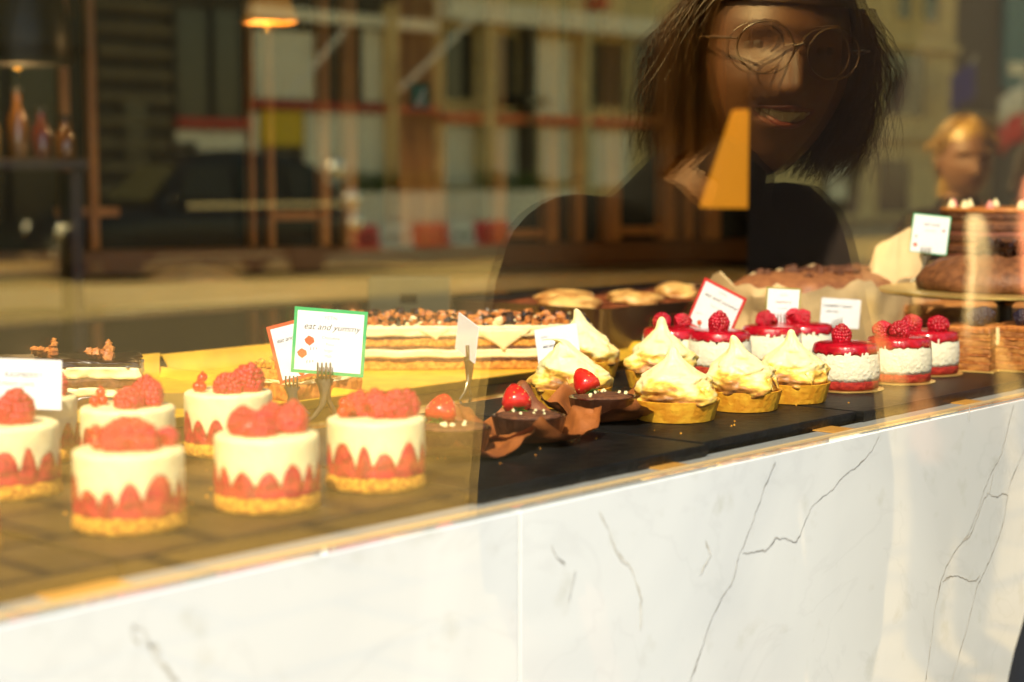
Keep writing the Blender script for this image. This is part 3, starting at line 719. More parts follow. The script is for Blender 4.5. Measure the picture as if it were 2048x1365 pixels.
def chunks(rt, name, mt, n, x0, y0, x1, y1, z, r0, r1, seed, hz=.02):
    rnd = random.Random(seed); b = MB()
    for k in range(n):
        r = rnd.uniform(r0, r1); b.ball((rnd.uniform(x0, x1), rnd.uniform(y0, y1), z+rnd.uniform(.2,1)*hz*rnd.random()), r, nu=7, nv=5, sc3=(rnd.uniform(.6,1.4), rnd.uniform(.6,1.3), rnd.uniform(.5,1.3)), jit=.9)
    b.build(name, mt, rt, ang=25)
# long slab cake
sx0, sy0, sx1, sy1 = 1.40, 1.40, 1.79, 1.53
rt = empty('layered_slab_cake', (1.50+.165*.7071+.065*.7071, 1.622-.165*.7071+.065*.7071, CZ+.003), R(-45)); tag(rt, 'long layered sponge and cream slab cake heaped with chocolate chunks, in the big gold tray', 'cake')
hw, hd = .165, .065
zz = slab_layers(rt, -hw, -hd, hw, hd, [('sponge_layer',.011,M['sponge'],0),('chocolate_layer',.0045,M['chocbrown'],.001),('cream_layer',.010,M['whitecream'],.0015),('chocolate_layer',.0045,M['chocbrown'],0),('sponge_layer',.009,M['sponge'],0),('chocolate_layer',.0035,M['chocbrown'],.0005),('cream_layer',.0125,M['whitecream'],.002)], 3)
chunks(rt, 'toffee_pieces', M['toffee'], 260, -hw+.004, -hd+.002, hw-.03, hd-.004, zz, .003, .007, 5, .012)
chunks(rt, 'chocolate_pieces', M['choc'], 150, -hw+.004, -hd+.002, hw-.004, hd-.004, zz, .003, .0075, 6, .013)
chunks(rt, 'cream_dots', M['whitecream'], 60, -hw+.004, -hd+.002, hw-.004, hd-.004, zz, .002, .005, 8, .010)
for (u, wd, dp) in ((.30,.042,.026),(.02,.012,.014),(.70,.03,.005),(-.22,.02,.012)):     # cream running down the cut side
    b = MB(); rg = []; X0 = hw*u
    for k in range(13):
        t = k/12; ww = wd*(1-t)**1.3+.0035*(t > .1)*(1-t*.5); z = zz-.004-dp*t
        rg.append([(X0+ww*math.cos(a)+.004*t, -hd-.0018-.0022*(1-abs(math.cos(a)))*1.0 + (.002 if math.sin(a) > 0 else 0), z+.001*math.sin(a)) for a in [2*PI*j/12 for j in range(12)]])
    b.loft(rg); b.build('cream_drip', M['whitecream'], rt, ang=180)
# crumb cake behind the cards
p = W(636, 800, CZ); rt = empty('crumb_cake', (p.x+.005, p.y+.015, CZ+.003)); tag(rt, 'golden crumb cake slice behind the red and green bordered cards', 'cake')
z2 = slab_layers(rt, -.052, -.028, .052, .06, [('sponge_layer',.018,M['toffee'],0),('cream_layer',.004,M['whitecream'],.001),('sponge_layer',.010,M['sponge'],0)], 9, .002)
chunks(rt, 'crumb_topping', M['crumb'], 160, -.05, -.027, .05, .058, z2, .002, .005, 10, .008)
# black and white cream slice at far left
p = W(150, 812, CZ); p = Vector((p.x-.02, p.y-.09, 0))
rt = empty('chocolate_cream_slice', arr(Vector((p.x+.02, p.y+.09, CZ+.003))), R(-38)); tag(rt, 'black and white layered chocolate cream slice with toffee clusters at the far left', 'cake')
z3 = slab_layers(rt, -.16, -.05, .070, .05, [('chocolate_layer',.012,M['choc'],0),('cream_layer',.010,M['whitecream'],.001),('chocolate_layer',.009,M['chocbrown'],0),('cream_layer',.012,M['whitecream'],.002),('chocolate_layer',.006,M['choc'],.0)], 13, .003)
for (X, Y, s) in ((-.10,-.02,1.1),(.03,-.015,1),(-.03,.02,.9)):
    rnd = random.Random(int(X*1000)); b = MB()
    for k in range(22): b.ball((X+rnd.gauss(0,.007), Y+rnd.gauss(0,.007), z3+.002+abs(rnd.gauss(0,.005))), rnd.uniform(.003,.0055)*s, nu=8, nv=6, jit=.8)
    b.build('toffee_cluster', M['chocmilk'] if X < -.05 else M['toffee'], rt, ang=30)
rt = empty('gold_board', (p.x+.02, p.y+.09, CZ+.0006), R(-38)); tag(rt, 'thin gold board under the black and white cream slice', 'cake board')
b = MB(); b.box((-.18,-.065,0), (.14,.07,.0022), bev=.0008); b.build('board', M['goldcard'], rt)

# rear baked dish
x0, y0, x1, y1 = 1.90, 1.50, 2.45, 1.80
rt = empty('baking_dish', ((x0+x1)/2, (y0+y1)/2, CZ+.0006)); tag(rt, 'long dark baking dish filled with golden topped brown pudding, behind the slab cake', 'dish')
w_, d_ = (x1-x0)/2, (y1-y0)/2
def rrect(w, d, r, n=6):
    out = []
    for cx, cy, a0 in ((w-r, d-r, 0), (-w+r, d-r, 90), (-w+r, -d+r, 180), (w-r, -d+r, 270)):
        for k in range(n+1): a = R(a0+90*k/n); out.append((cx+r*math.cos(a), cy+r*math.sin(a)))
    return out
b = MB(); b.loft([[(x, y, z) for x, y in rrect(w_-q, d_-q, .02)] for z, q in ((0,.012),(.002,.009),(.058,.001),(.062,0),(.0625,.003),(.058,.005),(.052,.006))], caps=True); b.build('dish', mat('dark_enamel', (.045,.022,.012), .3, coat=.3), rt)
b = MB(); n = 40; vs = []; fs = []
for i in range(n+1):
    for j in range(n+1): X = -w_+.007+(2*w_-.014)*i/n; Y = -d_+.007+(2*d_-.014)*j/n; vs.append((X, Y, .054+.006*noise.noise(Vector((X*22, Y*22, 1)))+.003*noise.noise(Vector((X*60, Y*60, 4)))))
for i in range(n):
    for j in range(n): a = i*(n+1)+j; fs.append((a, a+n+1, a+n+2, a+1))
b.add(vs, fs); b.build('pudding', mat('baked_pudding', (.30,.07,.018), .5, c2=(.12,.03,.01), scale=30, bump=.6, bscale=80), rt, ang=180)
for k, (X, Y, wx) in enumerate(((-.20,-.03,.05),(-.13,.04,.05),(-.08,-.06,.045),(-.01,.02,.03),(.05,-.05,.03),(.14,.03,.04),(.20,-.05,.035))):
    b = MB(); b.ball((X, Y, .060), wx, nu=22, nv=12, sc3=(1,.75,.28), jit=.35); b.build('golden_topping', mat('toasted_marshmallow%d' % k, (.80,.48,.14), .5, c2=(.38,.15,.03), scale=32) if k == 0 else TOP, rt, ang=180)
    if k == 0: TOP = bpy.data.materials['toasted_marshmallow0']; TOP.name = 'toasted_topping'

# ================================================================== right end: paper lined loaf, stands, tall cakes
def paper_box(cx, cy, w_, d_, z0, h, name, label, mt, seed, wav=.012, inner=True):
    b = MB(); n = 96; rings = []
    def edge(t):  # rounded rectangle perimeter
        a = 2*PI*t; c, s = math.cos(a), math.sin(a); k = (abs(c)**4+abs(s)**4)**-.25; return c*k, s*k
    for i in range(9):
        t = i/8; rg = []
        for j in range(n):
            ex, ey = edge(j/n); f = 1+.10*t+.06*noise.noise(Vector((ex*4+seed, ey*4, t*3)))*t+.02*noise.noise(Vector((ex*14+seed, ey*14, t*3)))
            z = h*t+wav*t*(noise.noise(Vector((ex*3+seed, ey*3, 0)))*1.6+noise.noise(Vector((ex*8+seed, ey*8, 2)))*.6)
            rg.append((ex*w_*f, ey*d_*f, max(0, z)))
        rings.append(rg)
    for i in range(8, -1, -1): rings.append([(x*.985, y*.975, z+(.0008 if i == 0 else 0)) for (x, y, z) in rings[i]])
    b.loft(rings); o = b.build(name, mt, loc=(cx, cy, z0), ang=28); return tag(o, label, 'baking paper')
lp = Vector((2.27, 1.36, 0))
paper_box(2.27, 1.36, .20, .10, CZ+.001, .095, 'paper_lining', 'pale kraft paper lining with wavy upright edges round the brown loaf', M['kraft'], 3, .016)
rt = empty('chocolate_loaf', (2.27, 1.36, CZ+.0025)); tag(rt, 'brown loaf cake wrapped in pale kraft paper, behind the small white card', 'cake')
b = MB(); b.loft([[(x, y, z) for x, y in rrect(.175-q, .082-q, .03)] for z, q in ((.002,.004),(.05,0),(.088,.004),(.100,.02),(.106,.05))]); b.build('loaf', M['chocmilk'], rt, ang=60)
chunks(rt, 'loaf_topping', M['chocbrown'], 60, -.15, -.05, .15, .05, .102, .004, .01, 40, .006)
# upright paper bag
p = D(1775, 566, 2.60); b = MB(); rings = []
for i in range(10):
    t = i/9; rg = []
    for j in range(40):
        a = 2*PI*j/40; c, s = math.cos(a), math.sin(a); k = (abs(c)**5+abs(s)**5)**-.2
        f = 1-.22*t; yy = s*k*.03*(1-t*.85)
        rg.append((c*k*.048*f+.004*noise.noise(Vector((c*3, s*3, t*4)))+.018*t, yy+.003*noise.noise(Vector((c*5, s*5, t*5+2))), .160*t+(.022*c*t*t)+.002*noise.noise(Vector((c*9, s*2, t)))))
    rings.append(rg)
b.loft(rings); o = b.build('paper_bag', M['kraft'], loc=(p.x, p.y, CZ+.001), ang=28); o.rotation_euler.z = TH-PI/2+.2; tag(o, 'pale kraft paper bag standing upright left of the dome chocolate cake', 'paper bag')

def layer_cake(loc, r, layers, name, label, tops=None, group=None):
    rt = empty(name, loc); tag(rt, label, 'cake', group); z = .0
    for i, (nm, th, mt, dr) in enumerate(layers):
        b = MB(); b.lathe([((r+dr)*.985,z),((r+dr),z+th*.25),((r+dr),z+th*.75),((r+dr)*.985,z+th)], 96, fn=lambda R_, Z_, a, k: (R_*(1+.012*noise.noise(Vector((math.cos(a)*7, math.sin(a)*7, Z_*120)))), Z_+.001*noise.noise(Vector((math.cos(a)*5, math.sin(a)*5, Z_*60)))*(1 if Z_ > .001 else 0))); b.build(nm, mt, rt, ang=180); z += th
    return rt, z
def cake_stand(x, y, ztop, r, label, board=True, sq=False):
    rt = empty('cake_stand', (x, y, CZ+.0006)); tag(rt, label, 'cake stand', 'cake stands at the right end'); h = ztop-CZ
    b = MB(); b.lathe([(.055,0),(.056,.003),(.03,.009),(.011,.018),(.010,h-.022),(.022,h-.012),(.05,h-.0085)], 40); b.build('stem', M['darkmetal'], rt)
    b = MB(); b.lathe([(r*.3,h-.0083),(r*.98,h-.006),(r,h-.004),(r,h-.001),(r*.985,h-.0006)], 80); b.build('plate', M['goldcard'], rt)
a = D(2010, 580, 2.33); zs1 = EYE.z+(ray(2010,578)*(2.33/FPX)).z
cake_stand(a.x, a.y, zs1, .165, 'gold plated cake stand carrying the dome chocolate cake')
rt = empty('dome_chocolate_cake', (a.x, a.y, zs1)); tag(rt, 'low domed brown chocolate cake topped with dark glazed nuts on the gold plate', 'cake')
b = MB(); b.lathe([(.112,0),(.116,.003),(.116,.014),(.108,.026),(.088,.037),(.055,.044),(.001,.047)], 96, fn=lambda r, z, t, i: (r*(1+.02*noise.noise(Vector((math.cos(t)*6, math.sin(t)*6, z*60)))), z+.004*noise.noise(Vector((r*60*math.cos(t), r*60*math.sin(t), 3))))); b.build('cake_body', mat('rough_chocolate_cake', (.24,.09,.03), .6, c2=(.13,.045,.015), scale=90, bump=.8, bscale=160), rt, ang=180)
rnd = random.Random(3); b = MB()
for k in range(26): b.ball((.0+rnd.gauss(0,.016), .0+rnd.gauss(0,.016), .047+abs(rnd.gauss(0,.006))), rnd.uniform(.005,.011), nu=9, nv=7, jit=.9)
b.build('nut_cluster', M['choc'], rt, ang=30)
chunks(rt, 'nut_pieces', M['toffee'], 30, -.09, -.09, .09, .09, .030, .002, .004, 44, .012)
a2 = D(2012, 530, 2.72); zs2 = EYE.z+(ray(2010,528)*(2.72/FPX)).z
cake_stand(a2.x, a2.y, zs2, .125, 'taller cake stand behind, carrying the tall layered chocolate cake')
L = []
for k in range(5): L += [('sponge_layer', .0125, M['chocbrown'], 0), ('cream_layer', .0045, M['chocmilk'] if k % 2 else mat('pink_cream%d' % k, (.40,.14,.09), .6), -.002)]
rt, zz = layer_cake((a2.x, a2.y, zs2+.0003), .100, L[:-1]+[('icing', .006, M['toffee'], .002)], 'tall_layer_cake', 'tall dark chocolate layer cake with small pale and pink icing drops on top')
for k, an in enumerate(range(0, 360, 30)):
    b = MB(); A = R(an+8); b.lathe([(.0062,0),(.0066,.002),(.0045,.007),(.001,.0125)], 12, M=T(.086*math.cos(A), .086*math.sin(A), zz+.0003)); b.build('icing_drop', M['whitecream'] if k % 3 else mat('pink_icing%d' % k, (.75,.25,.22), .5), rt)
# brown layered cake beneath the gold plate, further back
a3 = D(1925, 655, 2.62)
rt, zz = layer_cake((a3.x, a3.y, CZ+.001), .115, [('sponge_layer',.016,M['chocbrown'],0),('cream_layer',.006,M['chocmilk'],-.001),('sponge_layer',.015,M['chocbrown'],0),('cream_layer',.006,M['chocmilk'],-.001),('sponge_layer',.014,M['caramel'],0)], 'brown_layer_cake', 'broad brown layer cake in the shade under the gold plate')
# caramel slices with blackberries
def blackberry(parent, x, y, z, s=1):
    o = bpy.data.objects.new('blackberry', BM[1].copy()); o.data.materials.clear(); o.data.materials.append(M['blackb']); COL.objects.link(o); o.parent = parent; o.matrix_local = T(x, y, z, rx=1.2, s=s*1.2)
def caramel(px, py, label, wdt, dpt, rz, sd):
    p = W(px, py); rt = empty('caramel_layer_slice', (p.x, p.y, SZ+.0004), rz); tag(rt, label, 'cake', 'caramel layer cake slices with blackberries')
    b = MB(); b.box((-wdt-.006,-dpt-.006,0), (wdt+.006,dpt+.006,.0016), bev=.0006); b.build('gold_board', M['goldcard'], rt)
    lay = []
    for k in range(5): lay += [('sponge_layer', .0075, M['caramel'], 0), ('cream_layer', .0022, M['toffee'], .0006)]
    h = rt; sub = empty('layers', (0,0,.0018)); 
    z = slab_layers(rt, -wdt, -dpt, wdt, dpt, [('foot',.0018,M['caramel'],0)]+lay+[('caramel_top',.0035,M['toffee'],.0008)], sd, .0008)
    bpy.data.objects.remove(sub)
    for X in (-.4, .45): blackberry(rt, X*wdt, 0, z+.007)
    b = MB()
    for k in range(4):
        X = wdt*(-.3+.4*k); b.tube([(X,-dpt-.0012,z-.001),(X+.001,-dpt-.002,z-.012-.006*(k % 2)),(X+.001,-dpt-.0018,z-.022-.009*(k % 2))], [.003,.0032,.0022], 8)
    b.build('caramel_drip', M['whitecream'], rt)
caramel(1945, 738, 'caramel layer cake slice just right of the third red topped cake', .038, .030, R(12), 51)
caramel(2040, 738, 'caramel layer cake slice with pale icing runs, cut by the right picture edge', .040, .030, R(8), 52)

# ================================================================== cards and fork holders
def text_mesh(parent, s, size, x, y, z, mt, shear=0, name='lettering', sxs=1):
    cu = bpy.data.curves.new('txt', 'FONT'); cu.body = s; cu.size = size; cu.align_x = 'CENTER'; cu.align_y = 'CENTER'; cu.shear = shear; cu.extrude = .00006; cu.resolution_u = 3
    t = bpy.data.objects.new('txt', cu); COL.objects.link(t); bpy.context.view_layer.update()
    dg = bpy.context.evaluated_depsgraph_get(); me = bpy.data.meshes.new_from_object(t.evaluated_get(dg)); bpy.data.objects.remove(t)
    me.materials.clear(); me.materials.append(mt); o = bpy.data.objects.new(name, me); COL.objects.link(o); o.parent = parent
    o.matrix_local = T(x, y, z, rx=PI/2) @ Matrix.Diagonal((sxs,1,1,1)); return o
# card: origin at bottom centre, face towards local -Y
def card(loc, w_, h_, yaw, roll, border, bw, label, text=(), pics=(), pitch=0, group='price cards'):
    rt = empty('price_card', arr(loc)); rt.rotation_euler = (pitch, roll, yaw); rt.rotation_mode = 'XYZ'; tag(rt, label, 'sign card', group)
    b = MB(); b.box((-w_/2,-.0006,0), (w_/2,.0006,h_)); b.build('card_back', border or M['cardw'], rt, smooth=False)
    if border:
        b = MB(); b.box((-w_/2+bw,-.0009,bw), (w_/2-bw,-.00062,h_-bw)); b.build('card_face', M['cardw'], rt, smooth=False)
    for (s, sz, x, z, mt, sh) in text: text_mesh(rt, s, sz*w_, x*w_, -.00098, z*h_, mt, sh)
    for (kind, x, z, s) in pics:
        b = MB(); X, Z = x*w_, z*h_; s = s*w_
        if kind == 'berry': b.add([(X-s,-.001,Z+s*.2),(X-s*.2,-.001,Z+s),(X+s*.8,-.001,Z+s*.6),(X+s,-.001,Z-s*.2),(X+.1*s,-.001,Z-s),(X-s*.7,-.001,Z-s*.5)], [(0,5,4,3,2,1)])
        else:
            for k in range(3): b.box((X-s+k*s*.8,-.00102,Z-s*.5+k*.2*s), (X-s*.8+k*s*.8,-.00096,Z+s*.5))
        b.build('printed_picture', M['orangec'] if kind == 'berry' else M['cardtext'], rt, smooth=False)
    return rt
def fork_holder(base, top, label, yaw, s=1.0):
    # base: point on the counter, top: where the tines clamp the card
    rt = empty('fork_card_holder', arr(base), yaw); tag(rt, label, 'fork stand', 'bent fork card holders'); H = top.z-base.z
    b = MB(); n = 12; rg = []
    path = [(-.020*s,-.004,0.0004),(-.010*s,-.004,H*.16),(-.002*s,-.003,H*.38),(0,-.003,H*.55),(0,-.0028,H*.72),(0,-.0026,H*.86)]
    wd = [.0022,.0030,.0035,.0042,.0062,.0095]
    for (x, y, z), wv in zip(path, wd): rg.append([(x+wv*s*math.cos(a), y+.0011*math.sin(a), z) for a in [2*PI*j/14 for j in range(14)]])
    b.loft(rg); b.build('fork_stem', M['fork'], rt)
    for k in range(4):
        X = (-.0060+.0040*k)*s; b = MB(); b.tube([(X,-.0026,H*.84),(X,-.0034,H*.95),(X,-.0028,H*1.06),(X,-.0020,H*1.16)], [.0021*s,.0019*s,.0018*s,.0014*s], 8, flat=.6); b.build('tine', M['fork'], rt)
    b = MB(); path = [(.016*s,.010,0.0004),(.009*s,.007,H*.2),(.003*s,.004,H*.45),(.001,.003,H*.7),(0,.0024,H*.9)]
    wd = [.0022,.0026,.003,.004,.006]; rg = []
    for (x, y, z), wv in zip(path, wd): rg.append([(x+wv*s*math.cos(a), y+.001*math.sin(a), z) for a in [2*PI*j/14 for j in range(14)]])
    b.loft(rg); b.build('rear_leg', M['fork'], rt)
YC = TH-PI/2
ink, pal = M['cardtext'], M['cardfaint']
T1 = ('YETN', .075, 0, .86, pal, 0); T2 = ('eat and yummy', .125, .02, .72, ink, .35)
T3 = [('Chocolate', .06, .02, .56, pal, 0), ('Flour', .06, .02, .46, pal, 0), ('Sugar', .06, .0, .37, pal, 0), ('Milk', .06, 0, .28, pal, 0)]
tg = 1.60
base = W(650, 850); tg = (base-EYE).dot(FW); g = lambda px, py, t: D(px, py, t)
pb = g(654, 750, tg); card(pb, 146*tg/FPX, 132*tg/FPX, YC, R(4.5), M['green'], .0032, 'white card with a bright green border held by a fork behind the raspberry cakes', [T1, T2]+T3, [('berry',-.27,.50,.07),('berry',-.36,.30,.07),('squig',-.2,.38,.05),('squig',-.24,.18,.05)])
fork_holder(Vector((base.x, base.y, SZ)), g(653, 742, tg-.004), 'bent fork with flattened tines gripping the green bordered card', YC)
base = W(628, 835, CZ); t2 = (base-EYE).dot(FW)+.03
pb = g(606, 757, t2); card(pb, 95*t2/FPX, 118*t2/FPX, YC+.3, R(-13), M['orangec'], .0035, 'white card with an orange red border, mostly hidden behind the green bordered card', [T2], [('berry',.0,.1,.07)])
fork_holder(Vector((base.x-.012, base.y+.02, CZ+.001)), g(606, 757, t2-.004), 'bent fork behind, gripping the orange red bordered card', YC)
base = W(932, 796, CZ); t3 = (base-EYE).dot(FW)
pb = g(930, 712, t3); card(pb, .052, 76*t3/FPX, YC-R(63), R(14), None, 0, 'narrow looking plain white card turned almost edge on, before the slab cake', [], [])
fork_holder(Vector((base.x, base.y-.004, CZ+.0006)), g(930, 704, t3-.004), 'bent fork gripping the plain white card turned edge on', YC+.9)
t4 = 1.98; pb = g(1122, 742, t4); card(pb, 88*t4/FPX, 90*t4/FPX, YC+.25, R(-8), None, 0, 'plain white card half hidden behind the curled meringue tart', [('YETN',.07,-.3,.8,pal,0),('eat and yummy',.1,-.05,.6,ink,.3)], [])
fork_holder(Vector((pb.x, pb.y+.004, CZ+.0008)), pb+Vector((0,0,.006)), 'bent fork holding the plain white card behind the curled meringue tart', YC)
t5 = 2.24; pb = g(1412, 668, t5)
card(pb, 98*t5/FPX, 102*t5/FPX, YC-.5, R(24), M['red'], .0036, 'tilted white card with a bold red border standing above the red topped cakes', [T1, T2, ('Rose cream',.06,0,.56,pal,0)], [('berry',-.22,.14,.06),('squig',-.3,.3,.06)])
fork_holder(Vector((pb.x+.004, pb.y+.006, CZ+.0008)), pb+Vector((0,.001,.006)), 'bent fork under the tilted red bordered card', YC)
t6 = 2.20; pb = g(1563, 650, t6); card(pb, 68*t6/FPX, 74*t6/FPX, YC, R(3), M['olive'], .0016, 'small white card with a thin olive green border before the paper lined loaf', [('YETN',.09,0,.8,pal,0),('raspberry',.12,0,.62,M['orangec'],.2),('cream',.1,0,.45,pal,0)])
fork_holder(Vector((pb.x, pb.y+.004, CZ+.0008)), pb+Vector((0,0,.006)), 'bent fork under the olive bordered card', YC)
t7 = 2.36; pb = g(1678, 656, t7); card(pb, 80*t7/FPX, 58*t7/FPX, YC+.1, R(4), None, 0, 'plain white card with grey print between the loaf and the red topped cakes', [('RASPBERRY CREAM',.085,-.08,.74,ink,0),('cake slice',.085,-.22,.56,ink,0)])
fork_holder(Vector((pb.x, pb.y+.004, CZ+.0008)), pb+Vector((0,0,.006)), 'bent fork under the plain white two line card', YC)
t8 = 2.45; pb = g(1855, 508, t8); card(pb, 76*t8/FPX, 78*t8/FPX, YC, R(6), M['green'], .0014, 'small white card with a thin green border standing beside the tall chocolate layer cake', [('eat and',.14,0,.75,ink,.3),('yummy',.10,0,.6,pal,.3)], [('berry',-.36,.2,.06),('berry',-.36,.42,.035),('berry',.34,.62,.04)])
fork_holder(Vector((pb.x, pb.y+.004, zs1+.001)), pb+Vector((0,0,.004)), 'bent fork standing on the gold plate under the thin green bordered card', YC)
t9 = 1.30; base = W(60, 905); pb = g(48, 818, 1.42); card(pb, 150*1.42/FPX, 100*1.42/FPX, YC, R(2), None, 0, 'plain white card with grey print cut by the left picture edge above the raspberry cakes', [('RASPBERRY',.10,.0,.68,pal,0),('CREAM CAKE',.08,-.1,.50,pal,0)])
q = W(48, 905); fork_holder(Vector((pb.x, pb.y+.005, SZ+.0004)), pb+Vector((0,0,.006)), 'bent fork under the white card at the left picture edge', YC)

rnd = random.Random(77); b = MB()
for k in range(150):
    px = rnd.uniform(120, 1720); p = W(px, (1060-.16*px)+rnd.uniform(-90, 30))
    if not (.905 < p.y < 1.15): continue
    b.ball((p.x, p.y, SZ+.0006), rnd.uniform(.0004,.0012), nu=6, nv=5, jit=.8)
o = b.build('pastry_crumbs', M['crumb'], ang=30); tag(o, 'tiny golden pastry crumbs scattered over the slate boards', 'crumbs', kind='stuff')
# ================================================================== the street behind the camera (seen mirrored in the pane)
RZD = -.12; FY = -25.0
def stone(name, c, v=.12, sc_=2): return mat(name, c, .85, var=v, scale=sc_, bump=.3, bscale=20)

def paving_mat():
    m, n, l, b = nt('jointed_paving'); tc = n.new('ShaderNodeTexCoord'); mp = n.new('ShaderNodeMapping'); mp.inputs['Scale'].default_value = (1.1,1.1,1.1); l.new(tc.outputs['Object'], mp.inputs[0])
    br = n.new('ShaderNodeTexBrick'); l.new(mp.outputs[0], br.inputs['Vector']); br.inputs['Scale'].default_value = 1; br.inputs['Mortar Size'].default_value = .035; br.inputs['Brick Width'].default_value = .9; br.inputs['Row Height'].default_value = .6; br.inputs['Mortar Smooth'].default_value = .3
    br.inputs['Color1'].default_value = (.31,.215,.075,1); br.inputs['Color2'].default_value = (.22,.155,.06,1); br.inputs['Mortar'].default_value = (.07,.05,.025,1)
    no = n.new('ShaderNodeTexNoise'); no.inputs['Scale'].default_value = 1.3; no.inputs['Detail'].default_value = 6; l.new(tc.outputs['Object'], no.inputs['Vector'])
    r = n.new('ShaderNodeValToRGB'); r.color_ramp.elements[0].position = .35; r.color_ramp.elements[0].color = (.7,.7,.7,1); r.color_ramp.elements[1].position = .65; r.color_ramp.elements[1].color = (1,1,1,1); l.new(no.outputs['Fac'], r.inputs[0])
    mx = n.new('ShaderNodeMix'); mx.data_type = 'RGBA'; mx.blend_type = 'MULTIPLY'; mx.inputs['Factor'].default_value = 1; l.new(br.outputs['Color'], mx.inputs['A']); l.new(r.outputs[0], mx.inputs['B']); l.new(mx.outputs['Result'], b.inputs['Base Color']); b.inputs['Roughness'].default_value = .8
    return m
M['paving'] = paving_mat(); M['asphalt'] = stone('asphalt', (.20,.165,.085), .15, 6); M['kerb'] = stone('granite_kerb', (.40,.36,.28))
M['facade'] = stone('beige_stone', (.60,.48,.25)); M['course'] = stone('dull_stone_course', (.17,.135,.075)); M['grey'] = stone('grey_stone', (.065,.052,.032)); M['whitep'] = mat('white_hoarding', (.80,.76,.66), .6, var=.05, scale=1)
M['trim'] = mat('red_trim', (.50,.04,.02), .5); M['yellow'] = mat('yellow_board', (.70,.48,.01), .6); M['winglass'] = mat('dark_window_glass', (.018,.018,.016), .12)
M['blue'] = mat('blue_cloth', (.02,.03,.25), .7); M['teal'] = mat('teal_banner', (.03,.16,.22), .6); M['hedge'] = mat('hedge_leaf', (.07,.12,.02), .7); M['redp'] = mat('red_plastic', (.70,.02,.015), .4); M['whitepl'] = mat('white_plastic', (.78,.76,.72), .45)
b = MB(); b.box((-300, -9, -.3), (300, GY+.02, 0)); struct(b, 'pavement', M['paving'])
b = MB(); b.box((-300, -9.15, -.3), (300, -9.002, .004)); struct(b, 'kerb', M['kerb'])
b = MB(); b.box((-300, -21.0, -.4), (300, -9.152, RZD)); struct(b, 'road', M['asphalt'])
b = MB(); b.box((-300, -21.15, -.3), (300, -21.002, .004)); struct(b, 'far_kerb', M['kerb'])
b = MB(); b.box((-300, FY-.5, -.3), (300, -21.152, 0)); struct(b, 'far_pavement', M['paving'])
b = MB(); b.box((-400, -400, -.6), (400, 400, -.42)); struct(b, 'ground', M['asphalt'])
b = MB(); b.box((-300, -14.4, RZD-.05), (300, -9.154, RZD+.004)); struct(b, 'dark_lane', stone('dark_asphalt', (.045,.038,.026), .15, 6))
b = MB()
for k in range(-8, 16): b.box((k*6, -15.1, RZD+.001), (k*6+3, -14.98, RZD+.005))
struct(b, 'lane_markings', M['whitepl'])

def building(name, label, pxa, pxb, H, wallm, windows=(), extra=(), depth=10, y=FY):
    x0, x1 = MX(pxa, y), MX(pxb, y); rt = empty(name, ((x0+x1)/2, y, 0)); tag(rt, label, 'building', 'buildings across the street'); ox = rt.location.x
    b = MB(); b.box((x0-ox, -depth, 0), (x1-ox, 0, H)); b.build('wall', wallm, rt, smooth=False)
    b = MB(); b.box((x0-ox, -.02, H), (x1-ox, .35, H+.35), bev=.05); b.build('cornice', wallm, rt)
    for (a, c, zt_, zb_, m) in windows:
        xa, xc = MX(a, y)-ox, MX(c, y)-ox
        b = MB(); fw = .09
        for bb in (((xa-fw, .003, zb_-fw), (xc+fw, .07, zb_)), ((xa-fw, .003, zt_), (xc+fw, .07, zt_+fw)), ((xa-fw, .003, zb_), (xa, .07, zt_)), ((xc, .003, zb_), (xc+fw, .07, zt_))): b.box(*bb)
        fr = b.build('window', wallm, rt, smooth=False)
        b = MB(); b.box((xa, .003, zb_), (xc, .02, zt_)); b.build('pane', m, fr, smooth=False)
    for (nm, a, c, zt_, zb_, dpt, m) in extra:
        b = MB(); b.box((MX(a, y)-ox, .004, zb_), (MX(c, y)-ox, dpt, zt_)); b.build(nm, m, rt, smooth=False)
    return rt
z = lambda px, py: MZ(px, py, FY)
G = M['winglass']
building('dark_shop', 'dark shop building at the left end with a plain grey band', -500, 188, 11, M['grey'], [(-300,-150,3.4,.6,G),(-120,10,3.4,.6,G),(20,120,3.4,.6,G)], [('sign_band',-300,180,4.0,3.65,.15,M['grey'])])
ex = []
for k in range(9): ex.append(('stone_course', 192, 342, z(260, 20+k*46)+.13, z(260, 20+k*46), .12, M['course']))
building('grey_stone_building', 'grey stone building with raised horizontal courses above the black taxi', 190, 344, 12, M['grey'], [(250,300,z(275,190),z(275,330),G)], ex)
building('red_banded_shop', 'dark glazed shop front with a red band, behind the taxi roof', 346, 492, 10, M['grey'], [(356,420,z(400,20),z(400,235),G),(428,484,z(450,20),z(450,235),G)], [('sign_band',348,490,z(420,238),z(420,256),.2,M['trim']),('shop_window',352,488,z(420,262),.1,.06,M['whitep'])])
zz1 = z(650,60)
building('white_panelled_building', 'building site front of white panels with red trim and a yellow board', 494, 868, 11, M['grey'],
  [(506,630,z(560,60),z(560,198),M['whitep']),(722,772,z(740,60),z(740,205),M['whitep'])],
  [('red_trim',496,866,z(650,208),z(650,220),.2,M['trim']),('yellow_board',518,600,z(560,222),z(560,292),.12,M['yellow']),('white_panel',606,764,z(680,226),z(680,372),.08,M['whitep']),('white_panel',500,514,z(500,226),z(500,372),.08,M['whitep']),('drain_pipe',764,778,z(770,10),.0,.3,M['facade']),('fascia',496,866,z(650,24),z(650,48),.2,M['whitep'])])
